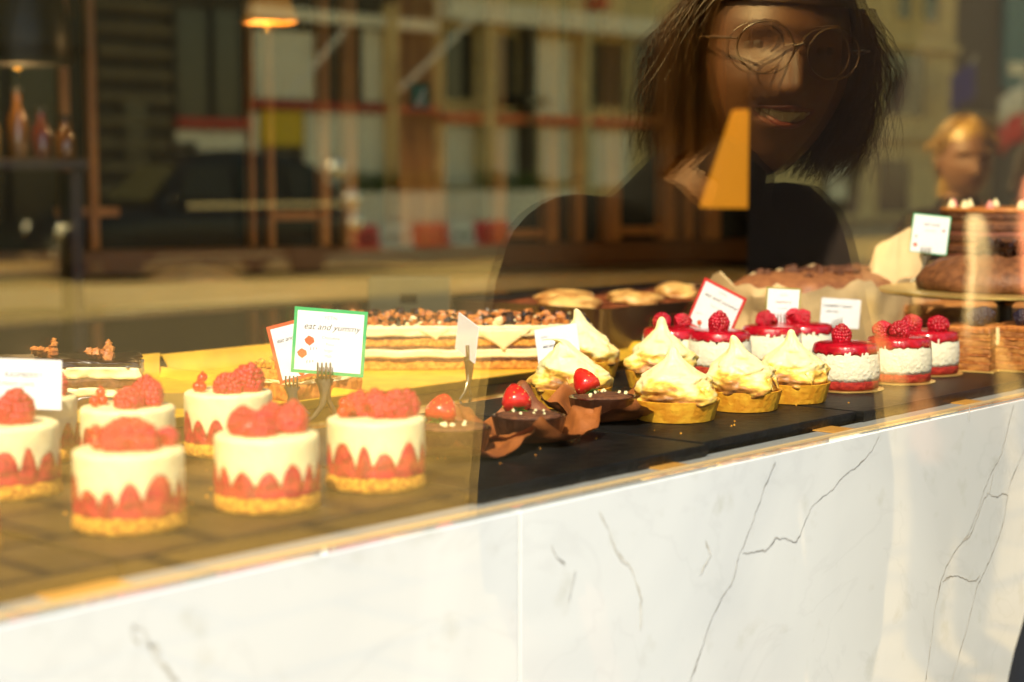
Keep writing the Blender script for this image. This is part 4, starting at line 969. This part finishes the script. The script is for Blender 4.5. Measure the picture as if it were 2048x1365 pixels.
building('colonnaded_building', 'pale building with tall columns, dark openings and a red band right of the white panels', 870, 1420, 12, M['facade'],
  [(885,945,z(900,60),z(900,200),M['winglass']),(985,1030,z(1000,70),z(1000,215),G),(1060,1140,z(1100,80),z(1100,230),M['whitep']),(1170,1245,z(1200,85),z(1200,215),M['grey']),(1260,1390,z(1300,85),z(1300,215),G),
   (885,945,z(900,250),z(900,372),M['whitep']),(965,1055,z(1000,255),z(1000,372),M['whitep']),(1075,1140,z(1100,255),z(1100,360),M['whitep']),(1170,1260,z(1200,262),z(1200,372),M['whitep']),(1290,1400,z(1340,262),z(1340,372),G)],
  [('red_band',872,1418,z(1000,232),z(1000,246),.25,M['trim']),('fascia',872,1418,z(1000,12),z(1000,52),.45,M['whitep']),('column',948,966,z(950,55),0,.4,M['facade']),('column',1034,1050,z(1040,55),0,.35,M['grey']),('column',1148,1160,z(1150,55),0,.35,M['facade']),('red_mark',1172,1186,z(1180,0),z(1180,18),.5,M['trim']),('dark_canopy',1022,1064,z(1040,196),z(1040,212),.5,G)])
building('beige_stone_building', 'beige stone building with deep windows and a plain cornice at the right', 1424, 1905, 14, M['facade'],
  [(1440,1520,z(1480,60),z(1480,200),G),(1560,1640,z(1600,60),z(1600,200),G),(1788,1812,z(1800,0)+.5,z(1800,38),G),(1836,1868,z(1850,0)+.5,z(1850,42),G),(1756,1842,z(1800,105),z(1800,232),G),(1640,1716,z(1680,290),.2,G),(1752,1816,z(1780,320),.2,G)],
  [('string_course',1426,1903,z(1700,252),z(1700,276),.3,M['facade']),('string_course',1426,1903,z(1700,72),z(1700,86),.25,M['facade']),('poster',1655,1690,z(1670,320),z(1670,400),.1,M['whitep'])])
building('dark_far_building', 'dark tower block with a teal banner beyond the flags at the far right', 1908, 2600, 16, mat('dark_cladding', (.05,.045,.035), .7),
  [(1915,1985,z(1950,270),z(1950,420),G),(2050,2200,z(2100,270),z(2100,420),G)], [('banner',1994,2040,z(2010,0)+1,z(2010,180),.2,M['teal']),('banner_label',2000,2034,z(2010,125),z(2010,150),.24,M['whitep']),('ledge',1910,2500,z(2000,232),z(2000,250),.4,M['facade'])])
# diagonal brace tubes on the site front
for (pa, pb_, lab) in (((575,195),(690,60),'pale scaffold tube slanting up across the white panels'),((800,180),(945,40),'pale scaffold tube slanting up before the colonnaded building')):
    def RP(px, py, y): p = PY(px, py, 2*GY-y); return mir(p)
    a = RP(*pa, FY+.7); c = RP(*pb_, FY+.7); b = MB(); b.tube([(0,0,0), c-a], .05, 10); o = b.build('scaffold_tube', M['whitepl'], loc=arr(a)); tag(o, lab, 'scaffold tube', 'scaffold tubes')
# flags
def flag(px, py, w_, h_, mats, label, yb=FY+.3):
    a = RP(px, py, yb); rt = empty('flag', arr(a)); tag(rt, label, 'flag', 'flags over the far pavement')
    b = MB(); b.tube([(-.1,0,-1.1),(.55,.9,1.6)], .03, 8); b.build('flag_pole', M['whitepl'], rt)
    n = 14; 
    for q, m in enumerate(mats):
        vs = []; fs = []; hs = h_/len(mats)
        for i in range(n+1):
            for j in range(5):
                u = i/n; v = (q+j/4)*hs
                vs.append((.5-u*w_, .9*(1-.2*u)+.12*math.sin(u*9), 1.35-v-u*w_*.35+.05*math.sin(u*7)))
        for i in range(n):
            for j in range(4): k = i*5+j; fs.append((k, k+1, k+6, k+5))
        b = MB(); b.add(vs, fs); o = b.build('flag_cloth', m, rt); s = o.modifiers.new('thick', 'SOLIDIFY'); s.thickness = .01
flag(1880, 215, 1.3, 1.1, [M['blue'], M['blue']], 'plain blue flag on an angled pole behind the woman')
flag(1985, 250, 1.6, 1.8, [M['whitepl'], M['redp']], 'white and red flag on an angled pole above the woman')
# red and white barriers, white hoarding, planters
def on_road(px, py, zz=RZD):
    d = ray(px, py); p = EYE+d*((zz-EYE.z)/d.z); return mir(p)
yb = on_road(840, 505).y
def bar_x(px): return MX(px, yb)
zt1, zt0 = MZ(840, 447, yb), MZ(840, 500, yb)
for i, (a, c, m, lab) in enumerate(((592,662,'w','leftmost white block of the red and white barrier, behind the taxi boot'),(664,748,'r','first red barrier block, right behind the taxi boot'),(750,816,'w','white barrier block between the first and second red blocks'),(818,888,'r','second red barrier block, middle of the three red blocks'),(890,942,'w','white barrier block between the second and third red blocks'),(944,1010,'r','third red barrier block, last before the smiling person'),(1012,1080,'w','white barrier block after the last red block in view'))):
    x0, x1 = bar_x(a), bar_x(c); rt = empty('road_barrier', ((x0+x1)/2, yb, RZD)); tag(rt, lab, 'road barrier', 'red and white road barriers'); hw = (x1-x0)/2-.01
    b = MB(); H = zt1-RZD; b.loft([[(x, y, z_) for x, y in rrect(hw, dd, .04)] for z_, dd in ((.0,.26),(.12,.24),(.2,.15),(H-.05,.11),(H,.09))]); b.build('barrier_body', M['redp' if m == 'r' else 'whitepl'], rt)
    b = MB(); b.box((-hw*.6,.10,H*.45), (-hw*.2,.17,H*.62), bev=.01); b.box((hw*.2,.10,H*.45), (hw*.6,.17,H*.62), bev=.01); b.build('fork_slot', M['darkmetal'], rt)
yh = yb-.8
for (a, c, lab) in ((600,770,'white hoarding panel behind the first red barrier block'),(774,950,'white hoarding panel behind the middle red barrier block'),(954,1150,'white hoarding panel behind the last red barrier block')):
    x0, x1 = MX(a, yh), MX(c, yh); b = MB(); zt_ = MZ(840, 384, yh)
    b.box((x0,yh-.03,RZD), (x1,yh+.03,zt_), bev=.01); b.box((x0-.02,yh-.06,RZD), (x0+.06,yh+.06,zt_+.05)); o = b.build('hoarding_panel', M['whitep']); tag(o, lab, 'hoarding panel', 'white hoarding panels')
rnd = random.Random(5)
for (a, c, lab) in ((690,790,'low green hedge above the hoarding behind the first red block'),(800,870,'small yellow green hedge between the red blocks'),(960,1080,'wide green hedge above the last red barrier block')):
    x0, x1 = MX(a, yh-.7), MX(c, yh-.7); rt = empty('planter_hedge', ((x0+x1)/2, yh-.7, RZD)); tag(rt, lab, 'hedge', 'hedges behind the hoarding'); zt_ = MZ(a, 350, yh-.7)-RZD; hw = (x1-x0)/2
    b = MB(); b.box((-hw,-.25,0), (hw,.25,zt_-.45), bev=.02); b.build('planter', M['grey'], rt)
    b = MB()
    for k in range(500):
        p = Vector((rnd.uniform(-hw,hw), rnd.uniform(-.25,.25), zt_-.45+.5*rnd.random()**1.5)); d = Vector((rnd.gauss(0,1), rnd.gauss(0,1), rnd.gauss(0,1))).normalized()*.07; e = d.orthogonal().normalized()*.03
        b.add([p-d, p+e, p+d, p-e], [(0,1,2,3)])
    b.build('leaves', M['hedge'], rt, smooth=False)

# ------------------------------------------------------------------ black taxi
def taxi():
    fw = on_road(268, 556); rw = on_road(598, 543); c = (fw+rw)/2-(rw-fw).normalized()*.45; d = rw-fw; Lw = d.length
    rt = empty('taxi', (c.x, c.y, RZD), math.atan2(d.y, d.x)); tag(rt, 'black taxi parked across the street with bright highlights on its rear', 'taxi')
    S = Lw/2.9*1.08; paint = mat('black_car_paint', (.003,.003,.004), .25, spec=.3, coat=.15); gl = mat('car_window_glass', (.02,.022,.015), .1, spec=.35); chrome = mat('chrome', (.7,.7,.7), .12, metal=1)
    # stations along the length x (front -2.3 .. rear 2.3): half width, belt height, sill height
    st = [(-2.32,.50,.62,.35),(-2.25,.74,.80,.25),(-2.0,.82,.92,.22),(-1.4,.86,1.0,.22),(-.95,.87,1.04,.22),(0,.88,1.06,.22),(1.2,.88,1.06,.22),(1.9,.86,1.04,.24),(2.2,.78,.98,.28),(2.3,.60,.85,.36)]
    def sect(x, hw, zt_, zb_):
        return [(x, hw*math.copysign(abs(math.cos(t))**.32, math.cos(t)), (zt_+zb_)/2+(zt_-zb_)/2*math.copysign(abs(math.sin(t))**.45, math.sin(t))) for t in [2*PI*k/32 for k in range(32)]]
    b = MB(); b.loft([[tuple(S*v for v in p) for p in sect(*s)] for s in st]); b.build('body', paint, rt, ang=50)
    cab = [(-.95,.80,1.06),(-.45,.66,1.62),(-.1,.62,1.78),(.6,.62,1.82),(1.4,.62,1.78),(1.85,.66,1.55),(2.12,.78,1.05)]
    b = MB(); b.loft([[tuple(S*v for v in p) for p in [(x, hw+.04, 1.0),(x, hw*.98, (1.0+zt_)/2+.05),(x, hw*.86, zt_-.04),(x, hw*.6, zt_),(x, -hw*.6, zt_),(x, -hw*.86, zt_-.04),(x, -hw*.98, (1.0+zt_)/2+.05),(x, -hw-.04, 1.0)]] for x, hw, zt_ in cab]); b.build('cabin', paint, rt, ang=40)
    for s in (-1, 1):
        for (x0, x1, x2, x3) in ((-.62,-.35,.25,.25),(.33,.33,1.05,1.05),(1.13,1.13,1.62,1.85)):
            b = MB(); q = [(x0,.845,1.12),(x3,.845,1.12),(x2,.70,1.58),(x1,.70,1.58)]
            b.add([(S*x, S*s*(y+.0), S*z_) for x, y, z_ in q]+[(S*x, S*s*(y+.02), S*z_) for x, y, z_ in q], [(0,1,2,3),(7,6,5,4),(0,4,5,1),(1,5,6,2),(2,6,7,3),(3,7,4,0)]); b.build('side_window', gl, rt, smooth=False)
        b = MB(); b.box((-.5*S, s*.885*S-.012, 1.0*S), (2.0*S, s*.885*S+.012, 1.06*S)); b.build('chrome_strip', chrome, rt, smooth=False)
        b = MB(); b.box((-1.0*S, s*.885*S-.015, .30*S), (1.0*S, s*.885*S+.015, .34*S)); b.build('sill_strip', chrome, rt, smooth=False)
        b = MB(); b.box((.27*S, s*.887*S-.01, .35*S), (.29*S, s*.887*S+.004, 1.05*S)); b.build('door_gap', M['darkmetal'], rt, smooth=False)
        b = MB(); b.ball((-.75*S, s*.98*S, 1.12*S), .1, sc3=(.7,.9,.8)); b.build('wing_mirror', paint, rt)
        b = MB(); b.ball((-2.24*S, s*.60*S, .70*S), .13, sc3=(.5,1,1)); b.build('headlight', chrome, rt)
        b = MB(); b.ball((2.26*S, s*.64*S, .80*S), .10, sc3=(.4,.8,1.3)); b.build('tail_light', M['redp'], rt)
        for (X, Z_) in ((1.98,1.55),(2.26,1.10),(2.30,.74)):  # chrome balls added to the rear only to catch bright sun glints
            b = MB(); b.ball((X*S, s*(.74 if X < 2.1 else .70)*S, Z_*S), .16, nu=24, nv=16); b.build('glint_ball', mat('bright_chrome', (.95,.95,.95), .13, metal=1), rt)
        for x in (-1.45, 1.45):
            X = x*S; wr = .33; wh = empty('wheel', (X, s*.80*S, wr)); wh.parent = rt
            b = MB(); b.lathe([(.20,-.10),(.30,-.10),(.33,-.06),(.33,.06),(.30,.10),(.20,.10)], 36, M=T(rx=PI/2)); b.build('tyre', M['darkmetal'], wh)
            b = MB(); b.lathe([(.001,-.07),(.05,-.10),(.12,-.08),(.205,-.095),(.205,.095),(.12,.08),(.05,.10),(.001,.07)], 30, M=T(rx=PI/2)); b.build('rim', chrome, wh)
    b = MB(); b.add([(S*x, S*y, S*z_) for x, y, z_ in [(-1.0,-.72,1.10),(-1.0,.72,1.10),(-.50,.56,1.60),(-.50,-.56,1.60),(-.94,-.70,1.08),(-.94,.70,1.08),(-.44,.54,1.58),(-.44,-.54,1.58)]], [(0,1,2,3),(7,6,5,4),(0,4,5,1),(1,5,6,2),(2,6,7,3),(3,7,4,0)]); b.build('windscreen', gl, rt, smooth=False)
    b = MB(); b.box((-.25*S,-.28,1.80*S), (.0,.28,1.93*S), bev=.04); b.build('roof_sign', M['darkmetal'], rt)
    b = MB(); b.box((-2.36*S,-.6*S,.36), (-2.28*S,.6*S,.48), bev=.02); b.box((2.26*S,-.6*S,.38), (2.36*S,.6*S,.5), bev=.02); b.build('bumper', chrome, rt)
taxi()

# ================================================================== people
SKIN2 = mat('skin_fair', (.20,.09,.045), .5); SKIN = mat('skin', (.105,.040,.016), .5, sss=.15, sssr=.01); LIP = mat('lips', (.17,.04,.03), .4); TEETH = mat('teeth', (.60,.52,.34), .25); EYEW = mat('eye_white', (.06,.045,.035), .6, spec=.2); IRIS = mat('iris', (.012,.007,.004), .4, spec=.2)
def head_mb(S=1.0, smile=1.0):
    b = MB(); nu, nv = 96, 72; vs = []; fs = []
    g = lambda a, c, w: math.exp(-((a-c)/w)**2)
    for i in range(nv+1):
        t = PI*i/nv
        for j in range(nu):
            a = 2*PI*j/nu; x, y, z_ = math.sin(t)*math.cos(a), math.sin(t)*math.sin(a), math.cos(t)
            X, Y, Z = .074*x, .092*y, .116*z_
            if z_ < 0: X *= 1-.30*(-z_)**1.6; Y = Y*(1-.10*(-z_)) + (.012*(-z_) if y > 0 else .030*(-z_))
            f = max(0, y)
            if f > 0:
                Y += f**2*(.004)
                Y += .024*g(X,0,.0105)*(max(0, min(1, (.022-Z)/.050)) if Z > -.028 else max(0, 1-(-.028-Z)/.010))*f    # nose
                Y += .004*(g(X,.014,.007)+g(X,-.014,.007))*g(Z,-.026,.009)                                   # nostril wings
                Y -= .011*(g(X,.032,.016)+g(X,-.032,.016))*g(Z,.012,.013)                                    # eye sockets
                Y += .005*g(Z,.032,.008)*(g(X,.03,.024)+g(X,-.03,.024))                                      # brow
                Y += .006*smile*(g(X,.040,.018)+g(X,-.040,.018))*g(Z,-.022,.017)                             # cheeks
                mw = .028+.0*smile; zc = -.053+.010*smile*(X/.028)**2*.7
                Y -= .010*smile*g(Z,zc,.0062)*(1 if abs(X) < mw*.8 else g(abs(X),mw*.8,.005))               # open mouth
                Y += .004*(g(Z,zc+.0105,.004)+g(Z,zc-.0105,.0045))*g(X,0,.022)                               # lips
                Y += .006*g(Z,-.094,.014)*g(X,0,.018)                                                       # chin
            vs.append((X*S, Y*S, Z*S))
    for i in range(nv):
        for j in range(nu): k = (j+1) % nu; fs.append((i*nu+j, (i+1)*nu+j, (i+1)*nu+k, i*nu+k))
    b.add(vs, fs)
    for s in (-1, 1):   # ears
        b.ball((s*.074*S, -.004*S, .002*S), .028*S, nu=14, nv=10, sc3=(.28,.55,1.05))
    return b
def hair(parent, M0, hm, S, style, seed=1, n=900):
    rnd = random.Random(seed); b = MB()
    # skull cap of hair
    nu, nv = 72, 30; vs = []; fs = []
    for i in range(nv+1):
        for j in range(nu):
            a = 2*PI*j/nu; f = math.sin(a)
            tmax = (PI*.36 if style == 'bob' else PI*.34) if f > .55 else (PI*.36+(.55-f)*PI*.26 if f > -.2 else PI*.66)
            t = tmax*i/nv; e = 1+.02*noise.noise(Vector((math.cos(a)*5, math.sin(a)*5, t*3+seed)))+.012*math.sin(a*34)
            x, y, z_ = math.sin(t)*math.cos(a), math.sin(t)*math.sin(a), math.cos(t)
            vs.append(((.086 if style == 'bob' else .081)*x*e*S, ((.102 if style == 'bob' else .096)*y*e-.004)*S, (.128 if style == 'bob' else .122)*z_*e*S))
    for i in range(nv):
        for j in range(nu): k = (j+1) % nu; fs.append((i*nu+j, (i+1)*nu+j, (i+1)*nu+k, i*nu+k))
    b.add(vs, fs, M=M0)
    for k in range(n):
        a = rnd.uniform(-PI*.93, -PI*.07) if rnd.random() < .35 else (rnd.uniform(-.85, .36) if rnd.random() < .5 else PI-rnd.uniform(-.85,.36))
        if style == 'tied': t1 = rnd.uniform(.05, .5)
        sgn = 1 if math.cos(a) > 0 else -1; side = abs(math.cos(a))
        L = rnd.uniform(.075, .18) if style == 'bob' else rnd.uniform(.02,.05)
        pts = []; fl = rnd.uniform(-.018, .022) if style == 'bob' else -.010; wv = rnd.uniform(.004, .017); ph = rnd.uniform(0, 6.3); fly = rnd.random() < .16
        for q in range(11):
            u = q/10
            if u < .4:
                t = .18+u/.4*1.25; r = 1.03+.02*u+rnd.uniform(0,.004)
                p = Vector((.086*math.sin(t)*math.cos(a)*r, .100*math.sin(t)*math.sin(a)*r, .126*math.cos(t)*r)); base_ = p
            else:
                v = (u-.4)/.6; o_ = fl*math.sin(v*2.2)+(.03*v if fly else 0)
                p = base_+Vector((math.cos(a)*(.012*math.sin(v*PI)+o_), math.sin(a)*(.010*v+o_)-.004*v, -L*v))
                if v > .75: p += Vector((math.cos(a), math.sin(a), 0))*(-.028 if not fly else .02)*(v-.75)
            p += Vector((math.cos(ph+u*7), math.sin(ph*1.7+u*6), 0))*wv*u
            pts.append(p*S)
        r_ = rnd.uniform(.0004,.0007) if fly else rnd.uniform(.0006,.0014)
        b.tube([M0 @ p for p in pts], [r_*S*(.7+.3*math.sin(PI*min(1,q/8))) if q < 10 else .0002 for q in range(11)], 4)
    if style == 'tied':
        for q in range(9):
            b.ball(M0 @ Vector((-.02*S*0, (-.105-.006*q)*S, (.02-.022*q)*S)), .034*S*(1-.05*q), nu=14, nv=10, jit=.25)
    return b.build('hair', hm, parent, ang=60)
def person(label, loc, rz, J, head_c, head_rot, HS, cloth, style, hairm, hands=True, glasses=False, smile=1.0, sleeve_z=None, skin=None, shirt=None, scale=1.0, cat='person', seed=1, n=900, rad=None):
    rt = empty('person', loc, rz); tag(rt, label, cat)
    K = dict(pelvis=(0,0,.93), waist=(0,0,1.10), chest=(0,.0,1.27), nb=(0,-.01,1.43), n1=(0,0,1.50),
             sr=(.165,0,1.405), er=(.24,-.03,1.13), wr=(.22,.10,.92), sl=(-.165,0,1.405), el=(-.24,-.03,1.13), wl=(-.22,.10,.92),
             hr=(.09,0,.90), kr=(.10,.02,.50), ar=(.10,-.03,.09), tr=(.115,.14,.035), hl=(-.09,0,.90), kl=(-.10,.02,.50), al=(-.10,-.03,.09), tl=(-.115,.14,.035))
    RR = dict(pelvis=(.15,.115), waist=(.130,.10), chest=(.150,.115), nb=(.07,.06), n1=(.055,.055), sr=.062, er=.045, wr=.028, hr=.10, kr=.062, ar=.042, tr=.035)
    for k in ('s','e','w'): RR[k+'l'] = RR[k+'r']
    for k in ('h','k','a','t'): RR[k+'l'] = RR[k+'r']
    if rad: RR.update(rad)
    K.update(J)
    E = [('pelvis','waist'),('waist','chest'),('chest','nb'),('nb','n1'),('chest','sr'),('sr','er'),('er','wr'),('chest','sl'),('sl','el'),('el','wl'),('pelvis','hr'),('hr','kr'),('kr','ar'),('ar','tr'),('pelvis','hl'),('hl','kl'),('kl','al'),('al','tl')]
    P = {k: Vector(v) for k, v in K.items()}
    if hands:
        for s, c in ((1,'r'), (-1,'l')):
            d = (P['w'+c]-P['e'+c]).normalized(); side = d.cross(Vector((0,0,1))).normalized(); nrm = side.cross(d)
            P['p'+c] = P['w'+c]+d*.045; RR['p'+c] = (.026,.016); E.append(('w'+c,'p'+c))
            P['q'+c] = P['w'+c]+d*.075; RR['q'+c] = (.030,.013); E.append(('p'+c,'q'+c))
            for f, (o_, L) in enumerate(((-.026,.062),(-.009,.072),(.009,.068),(.026,.054))):
                a = 'q'+c
                for g_ in range(3):
                    nm = 'f%s%d%d' % (c, f, g_); u = (g_+1)/3
                    P[nm] = P['q'+c]+side*o_+d*L*u*.95-nrm*(.010*u*u*2); RR[nm] = (.0085-.001*g_)
                    E.append((a, nm)); a = nm
            a = 'p'+c
            for g_ in range(2):
                nm = 't%s%d' % (c, g_); u = (g_+1)/2; P[nm] = P['p'+c]-side*s*(.022+.018*u)+d*(.030*u)-nrm*.008*u; RR[nm] = .0095-.001*g_; E.append((a, nm)); a = nm
    keys = list(P); ix = {k: i for i, k in enumerate(keys)}
    me = bpy.data.meshes.new('body'); me.from_pydata([P[k] for k in keys], [(ix[a], ix[c]) for a, c in E], [])
    ob = bpy.data.objects.new('body', me); COL.objects.link(ob)
    md = ob.modifiers.new('skin', 'SKIN'); md.use_smooth_shade = True; md.branch_smoothing = .6
    sv = me.skin_vertices[0].data
    for k in keys: r = RR.get(k, .05); sv[ix[k]].radius = r if isinstance(r, tuple) else (r, r); sv[ix[k]].use_root = (k == 'pelvis')
    ss = ob.modifiers.new('sub', 'SUBSURF'); ss.levels = ss.render_levels = 2
    bpy.context.view_layer.update(); dg = bpy.context.evaluated_depsgraph_get(); m2 = bpy.data.meshes.new_from_object(ob.evaluated_get(dg))
    vs = [tuple(v.co) for v in m2.vertices]; fs = [tuple(p.vertices) for p in m2.polygons]; bpy.data.objects.remove(ob)
    MH = T(*head_c) @ head_rot; hb = head_mb(HS, smile)
    # clothing: a shell just outside the body where cloth covers it
    wl_, wr_ = P['wl'], P['wr']
    def covered(c):
        if sleeve_z is not None and c.x < -.12 and c.z < sleeve_z and c.z > .7 and (c-P['el']).length < .5 and (c-P['wl']).length < (P['el']-P['wl']).length+.10 and abs(c.x) > .10 and (c-P['el']).dot((P['wl']-P['el']).normalized()) > .02: return False
        for w_, e_ in ((P['wl'],P['el']),(P['wr'],P['er'])):
            dd = (w_-e_); t = (c-e_).dot(dd)/dd.dot(dd)
            if t > .93 and (c-w_).length < .25: return False
        nd = P['n1']-P['nb']; nt_ = (c-P['nb']).dot(nd)/nd.dot(nd)
        if c.z > P['nb'].z+.040 and (c-P['nb']-nd*min(1, nt_)).length < .075: return False
        if c.z > P['nb'].z+.10: return False
        if c.y > .02 and c.z > 1.40 and abs(c.x) < (c.z-1.40)*.12: return False
        if c.z < .07: return True
        return True
    MBb = MB(); MBb.add(vs, fs); MBb.add(hb.v, hb.f, M=MH); body = MBb.build('body', skin or SKIN, rt, ang=180)
    nrm_ = [v.normal.copy() for v in m2.vertices]; up_, lo_ = MB(), MB()
    for tgt, test in ((up_, lambda c: c.z >= .90), (lo_, lambda c: c.z < .90)):
        used = {}; V = []; F = []
        for f, p in zip(fs, m2.polygons):
            c = p.center
            arm = min((c-P['el']).length, (c-P['er']).length, (c-P['wl']).length, (c-P['wr']).length) < .16
            isup = (c.z >= .90) or arm
            if covered(c) and (isup if tgt is up_ else not isup):
                q = []
                for i in f:
                    if i not in used:
                        used[i] = len(V); co_ = Vector(vs[i]); off = .007+.004*noise.noise(co_*9)+.003*noise.noise(co_*28); V.append(co_+nrm_[i]*off)
                    q.append(used[i])
                F.append(tuple(q))
        tgt.add(V, F)
    top = up_.build('jacket', cloth[0], rt, ang=180); s = top.modifiers.new('thick', 'SOLIDIFY'); s.thickness = .003; s.offset = 1
    bot = lo_.build('trousers', cloth[1], rt, ang=180); s = bot.modifiers.new('thick', 'SOLIDIFY'); s.thickness = .003; s.offset = 1
    if shirt:
        b = MB(); c0 = P['chest']
        b.loft([[(x*ww, .105+.02*(1-abs(x))+dy, z_) for x in [-1+2*k/10 for k in range(11)]]+[(x*ww, .085+dy, z_) for x in [1-2*k/10 for k in range(11)]] for z_, ww, dy in ((1.02,.05,0),(1.15,.052,.008),(1.27,.055,.020),(1.36,.045,-.002),(1.42,.035,-.035))]); b.build('shirt', shirt, rt, ang=180)
    h1 = head_mb(1.0, smile).v[:96*73]
    def fy(x, z_):
        return min(h1, key=lambda v: (v[0]-x)**2+(v[2]-z_)**2+(1 if v[1] < 0 else 0))[1]
    for s in (-1, 1):
        b = MB(); b.ball((s*.032*HS,fy(s*.032,.012)*HS-.0098*HS,.012*HS), .0105*HS, nu=16, nv=12, M=MH); e = b.build('eye', EYEW, rt, ang=180)
        b = MB(); b.ball((s*.032*HS,fy(s*.032,.012)*HS-.0022*HS,.012*HS), .0056*HS, nu=12, nv=8, sc3=(1,.6,1), M=MH); b.build('iris', IRIS, e, ang=180)
        b = MB(); b.tube([(s*(.032+dx)*HS, (.092-.006*abs(dx)/.018)*HS, (.033+dz)*HS) for dx, dz in ((-.018,-.002),(-.008,.002),(.004,.003),(.018,-.003))], [.0014*HS,.0024*HS,.002*HS,.0008*HS], 6, M=MH, flat=.6); b.build('eyebrow', hairm, rt)
    zc_ = lambda x: -.053+.010*smile*(x/.028)**2*.7
    if smile > .5:
        b = MB()
        for k in range(8):
            x = -.0203+.0058*k; yy = fy(x, -.053-.022)*.35+fy(x, -.038)*.65-.0060; b.box(((x-.0028)*HS, (yy-.004)*HS, (zc_(x)-.0058)*HS), ((x+.0028)*HS, yy*HS, (zc_(x)+.0048)*HS), M=MH, bev=.001*HS)
        b.build('teeth', TEETH, rt)
    for dz, r_ in ((.0090,.0024),(-.0090,.0030)):
        b = MB(); pts = []
        for k in range(15):
            x = -.0275+.055*k/14; o_ = dz*(1-(x/.0285)**2)*(.45+.55*smile); pts.append((x*HS, (fy(x, zc_(x)+o_*1.25)-.0006)*HS, (zc_(x)+o_)*HS))
        b.tube(pts, [max(.0006, r_*(1-((k-7)/7.3)**2)**.5)*HS for k in range(15)], 8, M=MH); b.build('lip', LIP, rt, ang=180)
    hair(rt, MH, hairm, HS, style, seed, n)
    if glasses:
        gm = mat('brown_glasses_frame', (.06,.028,.010), .4); b = MB()
        for s in (-1, 1):
            b.tube([((s*.0335+.0265*math.cos(a))*HS, (.100-.010*abs(math.cos(a))*(1 if math.cos(a)*s > 0 else .1))*HS, (.010+.0245*math.sin(a))*HS) for a in [2*PI*k/32 for k in range(33)]], .0012*HS, 6, M=MH)
            b.tube([(s*.060*HS,.090*HS,.016*HS),(s*.078*HS,.06*HS,.016*HS),(s*.080*HS,-.01*HS,.010*HS)], .0014*HS, 6, M=MH)
        b.tube([(-.008*HS,.103*HS,.014*HS),(0,.106*HS,.017*HS),(.008*HS,.103*HS,.014*HS)], .0015*HS, 6, M=MH); b.build('glasses', gm, rt)
    return rt
HAIRB = mat('brown_hair', (.050,.020,.006), .5, c2=(.018,.007,.003), scale=60, spec=.3); HAIRG = mat('golden_hair', (.55,.32,.05), .4, c2=(.14,.06,.01), scale=60); HAIRD = mat('black_hair', (.012,.009,.007), .4)
NAVY = mat('navy_jacket', (.005,.006,.009), .9, spec=.12, bump=.3, bscale=300, scale=30); DENIM = mat('dark_trousers', (.015,.016,.022), .85); BLK = mat('black_coat', (.008,.006,.005), .9, spec=.15)
# smiling person close to the glass, just right of the camera's view
FR = R(14); F0 = Vector((1.60, .535, 0))
def loc2(x, y, z_): 
    v = Vector((x-F0.x, y-F0.y, 0)); v.rotate(Matrix.Rotation(-FR, 3, 'Z')); return (v.x, v.y, z_)
hd = mir(D(1548, 118, 1.97))
person('smiling person with brown hair, round glasses and dark top close to the window', arr(F0), FR,
       dict(el=loc2(1.316,.558,1.10), sl=loc2(1.435,.505,1.435), wl=loc2(1.36,.62,.88), sr=loc2(1.785,.585,1.46), er=loc2(1.885,.60,1.07), wr=loc2(1.74,.67,.88), chest=(0,0,1.30), nb=(.02,.0,1.485), n1=tuple(Vector(loc2(hd.x, hd.y-.02, hd.z-.085)))),
       loc2(hd.x, hd.y, hd.z), Matrix.Rotation(R(29), 4, 'Z') @ Matrix.Rotation(R(-5), 4, 'X') @ Matrix.Rotation(R(5), 4, 'Y'), 1.12, (NAVY, DENIM), 'bob', HAIRB, glasses=True, sleeve_z=1.075, seed=2, n=4200, rad=dict(waist=(.185,.13), pelvis=(.20,.14), chest=(.165,.125), sr=.06, sl=.058, el=.046, er=.05))
# woman further along the pavement
wp = mir(D(1922, 330, 5.1))
person('woman with golden hair, dark coat and white shirt standing further along the pavement', (wp.x, wp.y, 0), R(18), dict(), (0,.02,1.585), Matrix.Rotation(R(26), 4, 'Z') @ Matrix.Rotation(R(-6), 4, 'X'), 1.06, (BLK, DENIM), 'tied', HAIRG, smile=0, skin=SKIN2, shirt=mat('white_shirt', (.72,.70,.72), .7), seed=5, n=500).scale = (.965,.965,.965)
wp = mir(D(2082, 385, 8.6))
person('passer-by with black hair and pink top at the right picture edge', (wp.x, wp.y, 0), R(-30), dict(), (0,.02,1.57), Matrix.Rotation(0, 4, 'Z'), 1.0, (mat('pink_top', (.55,.22,.22), .8), DENIM), 'tied', HAIRD, smile=0, seed=8, n=300, hands=False)
